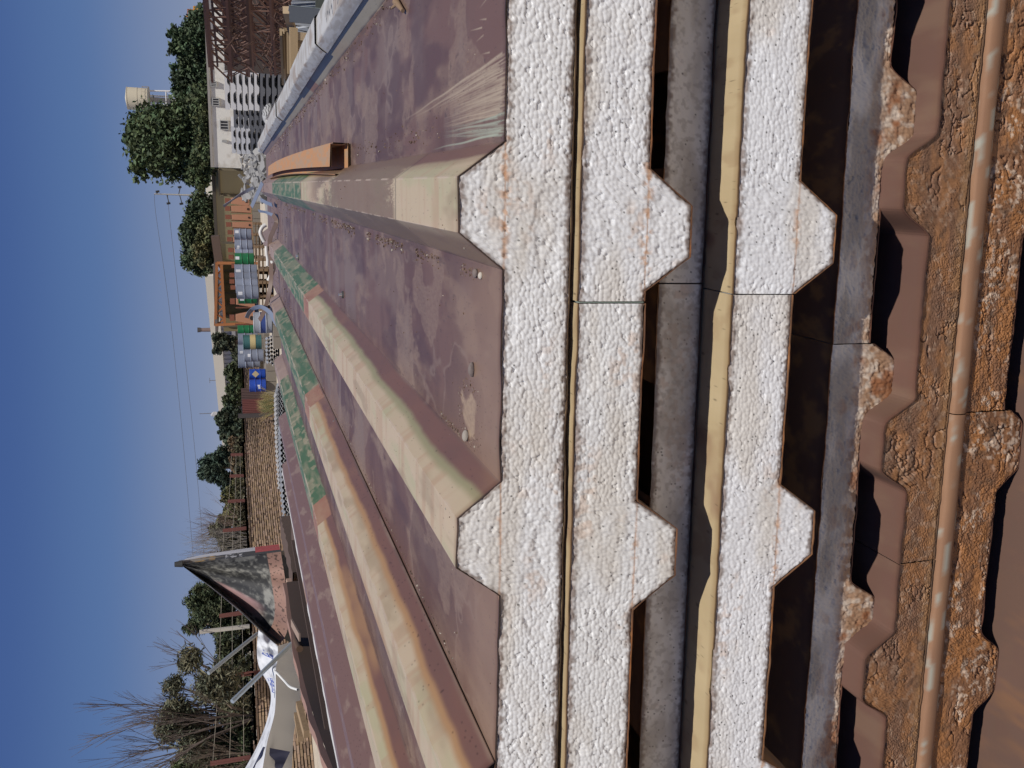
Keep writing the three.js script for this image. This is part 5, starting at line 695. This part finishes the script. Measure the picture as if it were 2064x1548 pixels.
// timber crate with plank sides
{
  const d = 6.4, c = at(606, 110, d), t = thing('timber_crate', 'weathered plank crate beyond the silver flashing', 'crate', [c.x, GROUND, c.z]), W = 0.27, H = at(582, 110, d).y - GROUND, D = 0.34; t.rotation.y = -0.15;
  const pl = [M([0.36, 0.26, 0.15], 0.9), M([0.31, 0.22, 0.125], 0.9), M([0.40, 0.30, 0.19], 0.9)]; for (let i = 0; i < 9; i++) new MB().box([0, lerp(0.05, H - 0.1, i / 8), D / 2], [W, (H - 0.1) / 8 - 0.012, 0.02]).build('plank', pl[i % 3], t); for (let i = 0; i < 9; i++) for (const s of [-1]) new MB().box([s * W / 2, lerp(0.05, H - 0.1, i / 8), 0], [0.02, (H - 0.1) / 8 - 0.012, D - 0.03]).build('plank', pl[(i + 1) % 3], t);
  for (const x of [-1, 1]) new MB().box([x * (W / 2 - 0.02), H / 2, D / 2 + 0.025], [0.05, H, 0.028]).build('corner_batten', pl[2], t); new MB().box([0, H - 0.02, D / 2 + 0.02], [W + 0.06, 0.05, 0.05]).build('top_rail', pl[0], t); new MB().box([0, H - 0.02, -D / 2], [W, 0.04, 0.03]).build('top_rail', pl[1], t);
  reseed(55); for (let i = 0; i < 6; i++) { const a = at(566 + i * 2.4, 60 + R(0, 10), 7.2 + i * 0.05), b = at(570 + i * 2.2, 160 + R(-14, 8), 7.9 + i * 0.05); tag(new MB().bar(a, b, R(0.03, 0.07), 0.018).build('loose_plank', i % 2 ? mWoodGrey : pl[i % 3]), `splintered board on the crate, ${['uppermost', 'second', 'third', 'fourth', 'fifth', 'lowest'][i]} of the loose ones`, 'plank', 'loose boards over the crate'); }
  const s = at(600, 30, 5.8), sp = thing('perforated_bracket', 'dark grey galvanised bracket plate punched with bolt holes', 'bracket', s); const pw = 0.10, phh = 0.22; const sh = new THREE.Shape(); sh.moveTo(-pw / 2, -phh); sh.lineTo(pw / 2, -phh); sh.lineTo(pw / 2, 0.05); sh.lineTo(-pw / 2, 0.05); sh.closePath(); for (const [hx, hy] of [[-0.025, 0.02], [0.02, -0.01], [-0.02, -0.04], [0.025, -0.055], [0.0, -0.085], [-0.028, -0.09]]) { const h = new THREE.Path(); h.absarc(hx, hy, 0.006, 0, 6.283, true); sh.holes.push(h); } mesh('plate', new THREE.ExtrudeGeometry(sh, { depth: 0.005, bevelEnabled: false }).translate(0, 0, 0), M([0.10, 0.115, 0.14], 0.45, { metalness: 0.4 }), sp); new MB().box([pw / 2, -0.085, -0.03], [0.006, 0.27, 0.07]).build('flange', M([0.25, 0.30, 0.32], 0.4, { metalness: 0.4 }), sp); new MB().box([0, -phh - (s.y - phh - GROUND) / 2, 0], [0.06, s.y - phh - GROUND, 0.05]).build('stem', M([0.10, 0.115, 0.14], 0.5), sp); sp.rotation.y = 0.25;
  const lp = at(578, 20, 6.1), lp2 = at(592, 72, 6.4); tag(new MB().bar(lp, lp2, 0.05, 0.05).build('timber_post', pl[2]), 'short pale timber beam behind the perforated bracket', 'timber');
  for (let i = 0; i < 16; i++) { const a = at(590 + R(-4, 8), R(2, 62), 6.5 + R(0, 0.5)), b = a.clone().add(V3(R(-0.12, 0.12), -0.45, R(-0.1, 0.1))); tag(new MB().bar(a, b, 0.022, 0.004).build('metal_offcut', M([0.46, 0.48, 0.50], 0.5)), 'pale strip offcut in the bundle behind the perforated bracket', 'offcut', 'bundle of pale strip offcuts'); }
  const bs = at(612, 35, 6.7); const tb = thing('scrap_bin', 'dark bin holding the bundle of pale strips', 'bin', [bs.x, GROUND, bs.z]); const bh = bs.y - 0.05 - GROUND; for (const [x, z, w, dd] of [[0, 0.35, 0.8, 0.02], [0, -0.35, 0.8, 0.02], [-0.4, 0, 0.02, 0.68], [0.4, 0, 0.02, 0.68]]) new MB().box([x, bh / 2, z], [w, bh, dd]).build('side_plate', M([0.05, 0.06, 0.055], 0.8), tb);
}
// ------------------------------------------------------------------ left-hand side: tent, tarpaulins, pipes, rusty beams
{
  const d = 11.5, ap = [362, 1137]; reseed(33);
  const t = thing('banner_tent', 'black and pink printed banner pulled up into a tent with folds from its peak', 'tent', [0, 0, 0]);
  const bot = [[566, 1112], [572, 1150], [578, 1190], [583, 1240], [578, 1275], [562, 1298], [545, 1292], [527, 1268]].map(p => [p[0], p[1]]);
  const cv = new THREE.CatmullRomCurve3(bot.map(p => V3(p[0], p[1], 0)));
  const tx = dataTex(512, 512, (u, v) => { const n = fbm(u * 12, v * 10, 3, 5), m = fbm(u * 40, v * 36, 7, 4); let c = mix3([0.026, 0.026, 0.027], [0.20, 0.195, 0.175], sst(0.42, 0.74, n * 0.6 + m * 0.45)); const pk = sst(0.11, 0.06, Math.abs(u - 0.50 - 0.06 * v)) * sst(0.25, 0.45, v) * sst(0.80, 0.62, v), pk2 = sst(0.09, 0.04, Math.abs(u - 0.74)) * sst(0.18, 0.3, v) * sst(0.62, 0.52, v); c = mix3(c, [0.34, 0.20, 0.19], pk * 0.9); c = mix3(c, [0.38, 0.29, 0.32], pk2 * 0.85); if (v > 0.86 && u < 0.68) { c = mix3([0.26, 0.15, 0.115], [0.20, 0.115, 0.09], n); if (vn(u * 90, v * 60, 4) > 0.78) c = scl(c, 0.35); } if (Math.abs(u - 0.96) < 0.012) c = [0.25, 0.25, 0.25]; return c; });
  const g = gridGeo(90, 46, (u, v) => { const b = cv.getPoint(u), px = lerp(ap[0], b.x, v), py = lerp(ap[1], b.y, v), fold = (Math.sin(u * u * 21 + 1.6 * Math.sin(u * 6)) * 0.16 + 0.07 * Math.sin(u * 33 + 3 * v) * u) * Math.sin(Math.min(1, v * 1.3) * 1.8) + 0.03 * (fbm(u * 9, v * 7, 5, 3) - 0.5), sag = 0.35 * Math.sin(v * 3.14) * Math.sin(u * 3.14); const p = at(px + 10 * Math.sin(v * 3.14) * u, py, d - 0.9 * v * (1 - Math.abs(u - 0.35)) + fold + sag); return [p.x, p.y, p.z]; });
  mesh('front_sheet', g, M([1, 1, 1], 0.75, { map: tx }), t);
  const tx2 = dataTex(128, 512, (u, v) => { let c = [0.03, 0.03, 0.03]; if (u > 0.55) c = [0.50, 0.50, 0.52]; if (v > 0.75 && u > 0.3) c = [0.40, 0.05, 0.05]; if (v < 0.35 && u < 0.6) c = mix3([0.42, 0.26, 0.08], [0.05, 0.05, 0.05], sst(0.4, 0.6, fbm(u * 9, v * 30, 4, 3))); if (v > 0.45 && v < 0.62 && u < 0.5 && vn(u * 12, v * 40, 3) > 0.55) c = [0.5, 0.5, 0.5]; return c; });
  const g2 = gridGeo(14, 40, (u, v) => { const a = [lerp(ap[0], 566, v), lerp(ap[1], 1112, v)], b = [lerp(ap[0] + 8, 562, v), lerp(ap[1] - 8, 1097, Math.pow(v, 0.7))]; const p = at(lerp(a[0], b[0], u), lerp(a[1], b[1], u), d - 0.9 * v * 0.65 + u * 1.2 + 0.05 * Math.sin(u * 9 + v * 7)); return [p.x, p.y, p.z]; });
  mesh('side_sheet', g2, M([1, 1, 1], 0.75, { map: tx2 }), t); const pk = at(360, 1137, d + 0.03); new MB().cyl([pk.x, pk.y, pk.z], 0.05, 0.035, 0.1, 8).build('peak_cap', M([0.03, 0.03, 0.03], 0.8), t); new MB().rod(V3(pk.x, GROUND, pk.z - 0.1), V3(pk.x, pk.y, pk.z - 0.05), 0.03, 0.03, 8).build('tent_pole', M([0.2, 0.18, 0.16], 0.7), t);
  const bk = gridGeo(12, 12, (u, v) => { const p = at(lerp(365, 590, v), lerp(1137, lerp(1115, 1300, u), v), d + 1.3 * v * Math.sin(u * 3.14) + 0.25); return [p.x, p.y, p.z]; }); mesh('rear_sheet', bk, M([0.05, 0.05, 0.052], 0.85), t);
  // white tarpaulin slung to the left of it
  const w = thing('white_tarpaulin', 'crumpled white tarpaulin with blue print slung between the pipes', 'tarpaulin', [0, 0, 0]);
  const top = [[521, 1270], [518, 1300], [521, 1340], [545, 1392], [541, 1440], [520, 1500], [490, 1556]], low = [[560, 1302], [560, 1325], [556, 1350], [556, 1395], [553, 1440], [540, 1490], [528, 1556]], und = [[592, 1292], [603, 1330], [608, 1375], [604, 1420], [592, 1480], [590, 1520], [588, 1556]];
  const C3 = a => new THREE.CatmullRomCurve3(a.map(p => V3(p[0], p[1], 0))), ct = C3(top), cl = C3(low), cu = C3(und), wt = dataTex(512, 128, (u, v) => { const n = fbm(u * 20, v * 6, 3, 4); let c = mix3([0.58, 0.59, 0.61], [0.40, 0.40, 0.41], sst(0.5, 0.8, n)); if (v < 0.8 && v > 0.25 && (Math.abs(u - 0.46) < 0.05 || Math.abs(u - 0.20) < 0.025) && vn(u * 110, v * 16, 9) > 0.5) c = [0.06, 0.09, 0.30]; return c; });
  mesh('upper_fold', gridGeo(80, 12, (u, v) => { const a = ct.getPoint(u), b = cl.getPoint(u), p = at(lerp(a.x, b.x, v), lerp(a.y, b.y, v), 10.6 - 0.9 * v - 2.2 * u + 0.07 * Math.sin(u * 40 + v * 5) * (1 - u * 0.5) + 0.05 * Math.sin(u * 17 - v * 9)); return [p.x, p.y, p.z]; }), M([1, 1, 1], 0.7, { map: wt }), w);
  mesh('hanging_sheet', gridGeo(60, 14, (u, v) => { const a = cl.getPoint(u), b = cu.getPoint(u), p = at(lerp(a.x, b.x, v), lerp(a.y, b.y, v), 9.7 - 2.2 * u + 0.8 * Math.sin(v * 1.6) + 0.05 * Math.sin(u * 30 + v * 3)); return [p.x, p.y, p.z]; }), M([0.52, 0.53, 0.55], 0.7), w);
  const bl = thing('blue_tarpaulin', 'dark blue tarpaulin edge tucked under the white one at the frame edge', 'tarpaulin', [0, 0, 0]); mesh('sheet', gridGeo(14, 8, (u, v) => { const p = at(lerp(530, 585, v) - 24 * u, 1505 + 50 * u + 10 * v, 7.9 + 0.2 * v + 0.04 * Math.sin(u * 11 + v * 5)); return [p.x, p.y, p.z]; }), M([0.05, 0.06, 0.13], 0.7), bl);
  const mG = M([0.36, 0.40, 0.42], 0.35, { metalness: 0.4 }); tag(new MB().rod(at(420, 1357, 10.2), at(519, 1277, 10.9), 0.024, 0.024, 14).build('galvanised_pipe', mG), 'upper slanting galvanised pipe in front of the brush', 'pipe', 'galvanised pipes'); tag(new MB().rod(at(468, 1414, 8.6), at(594, 1292, 9.4), 0.025, 0.025, 14).build('galvanised_pipe', mG), 'lower slanting galvanised pipe across the white tarpaulin', 'pipe', 'galvanised pipes');
  tag(new MB().tube([at(553, 1352, 8.6), at(560, 1358, 8.5), at(573, 1372, 8.4), at(586, 1385, 8.2), at(600, 1390, 8.1)], 0.013, 8).build('white_hose', M([0.6, 0.6, 0.58], 0.5)), 'short white hose hanging on the grey tarpaulin', 'hose');
}
// rusty channels and beams lying left of the stack
{
  const mR = M([0.28, 0.165, 0.125], 0.7), mD = M([0.085, 0.055, 0.042], 0.9), mL = M([0.40, 0.27, 0.20], 0.7), beam = (label, pts, h, w, mat, cat = 'beam') => { const t = thing('rusty_channel', label, cat, [0, 0, 0], 'rusty channels left of the stack'); const c = new THREE.CatmullRomCurve3(pts), n = 30; const sec = [[-w / 2, -h], [-w / 2, 0], [w / 2, 0], [w / 2, -h], [w / 2 - 0.012, -h], [w / 2 - 0.012, -0.012], [-w / 2 + 0.012, -0.012], [-w / 2 + 0.012, -h], [-w / 2, -h]]; const g = gridGeo(sec.length - 1, n, (u, v, i, j) => { const p = c.getPoint(j / n); return [p.x + sec[i][0], p.y + sec[i][1] + 0.006 * Math.sin(j * 1.3 + i), p.z]; }).toNonIndexed(); g.computeVertexNormals(); mesh('channel', g, mat, t); return t; };
  { const t = beam('long dark steel wall plate with a pinkish rusty rim running beside the stack', [at(571, 1180, 7.6), at(586, 1290, 6.6), at(610, 1406, 5.6), at(640, 1505, 4.6), at(690, 1640, 3.7)], 0.035, 0.05, mR); const c = new THREE.CatmullRomCurve3([at(571, 1180, 7.6), at(586, 1290, 6.6), at(610, 1406, 5.6), at(640, 1505, 4.6), at(690, 1640, 3.7)]); mesh('web_plate', gridGeo(3, 30, (u, v, i, j) => { const p = c.getPoint(v); return [p.x + 0.03 + 0.02 * u, lerp(p.y - 0.03, GROUND, u), p.z]; }), mD, t); }  // dark plate added under the rim, standing in for the shaded gap
  beam('pale bent channel edge under the tent', [at(578, 1175, 8.6), at(587, 1250, 8.0), at(595, 1290, 7.6)], 0.1, 0.10, mL);
  beam('dark brown channel end standing above the others by the wall', [at(566, 1062, 10.5), at(571, 1085, 10), at(578, 1112, 9.4), at(590, 1180, 8.4)], 0.3, 0.28, mD);
  beam('second dark channel low beside the stack edge', [at(588, 1060, 8.5), at(600, 1110, 7.6), at(618, 1180, 6.4)], 0.28, 0.3, mD);
  const t = thing('added_dark_trough', 'black open steel trough in the gap beside the stack', 'trough', [0, 0, 0]); const b = (x0, x1, y0, y1, z0, z1, n) => new MB().box([(x0 + x1) / 2, (y0 + y1) / 2, (z0 + z1) / 2], [x1 - x0, y1 - y0, z1 - z0]).build(n, mD, t); b(-3.2, -1.9, GROUND + 0.25, GROUND + 0.27, -7, -1.2, 'base_plate'); b(-3.22, -3.2, GROUND, -0.2, -7, -1.2, 'side_plate'); b(-1.9, -1.88, GROUND, -0.55, -7, -1.2, 'side_plate');  // trough plates added to darken the gap, where only deep shade lies
  const w = at(605, 1305, 6.0); const blk = new MB().rod(at(596, 1290, 6.6), at(604, 1308, 6.1), 0.025, 0.025, 14); tag(blk.build('rusty_pipe_end', M([0.09, 0.05, 0.028], 0.95)), 'flaking rusty pipe end in the dark gap', 'pipe'); tag(new MB().bar(at(588, 1255, 6.5), at(604, 1285, 6.1), 0.06, 0.012).build('bent_plate', M([0.28, 0.20, 0.15], 0.7)), 'bent pale metal plate above the rusty pipe end', 'plate');
  tag(new MB().bar(at(602, 1420, 7.4), at(618, 1480, 7.0), 0.08, 0.05).build('timber_offcut', mWood), 'pale timber offcut below the grey tarpaulin', 'timber', 'timber offcuts at left'); tag(new MB().bar(at(598, 1440, 7.5), at(606, 1490, 7.2), 0.06, 0.05).build('timber_offcut', mWood), 'second timber offcut leaning under the grey tarpaulin', 'timber', 'timber offcuts at left');
}

renderer.render(scene, camera);
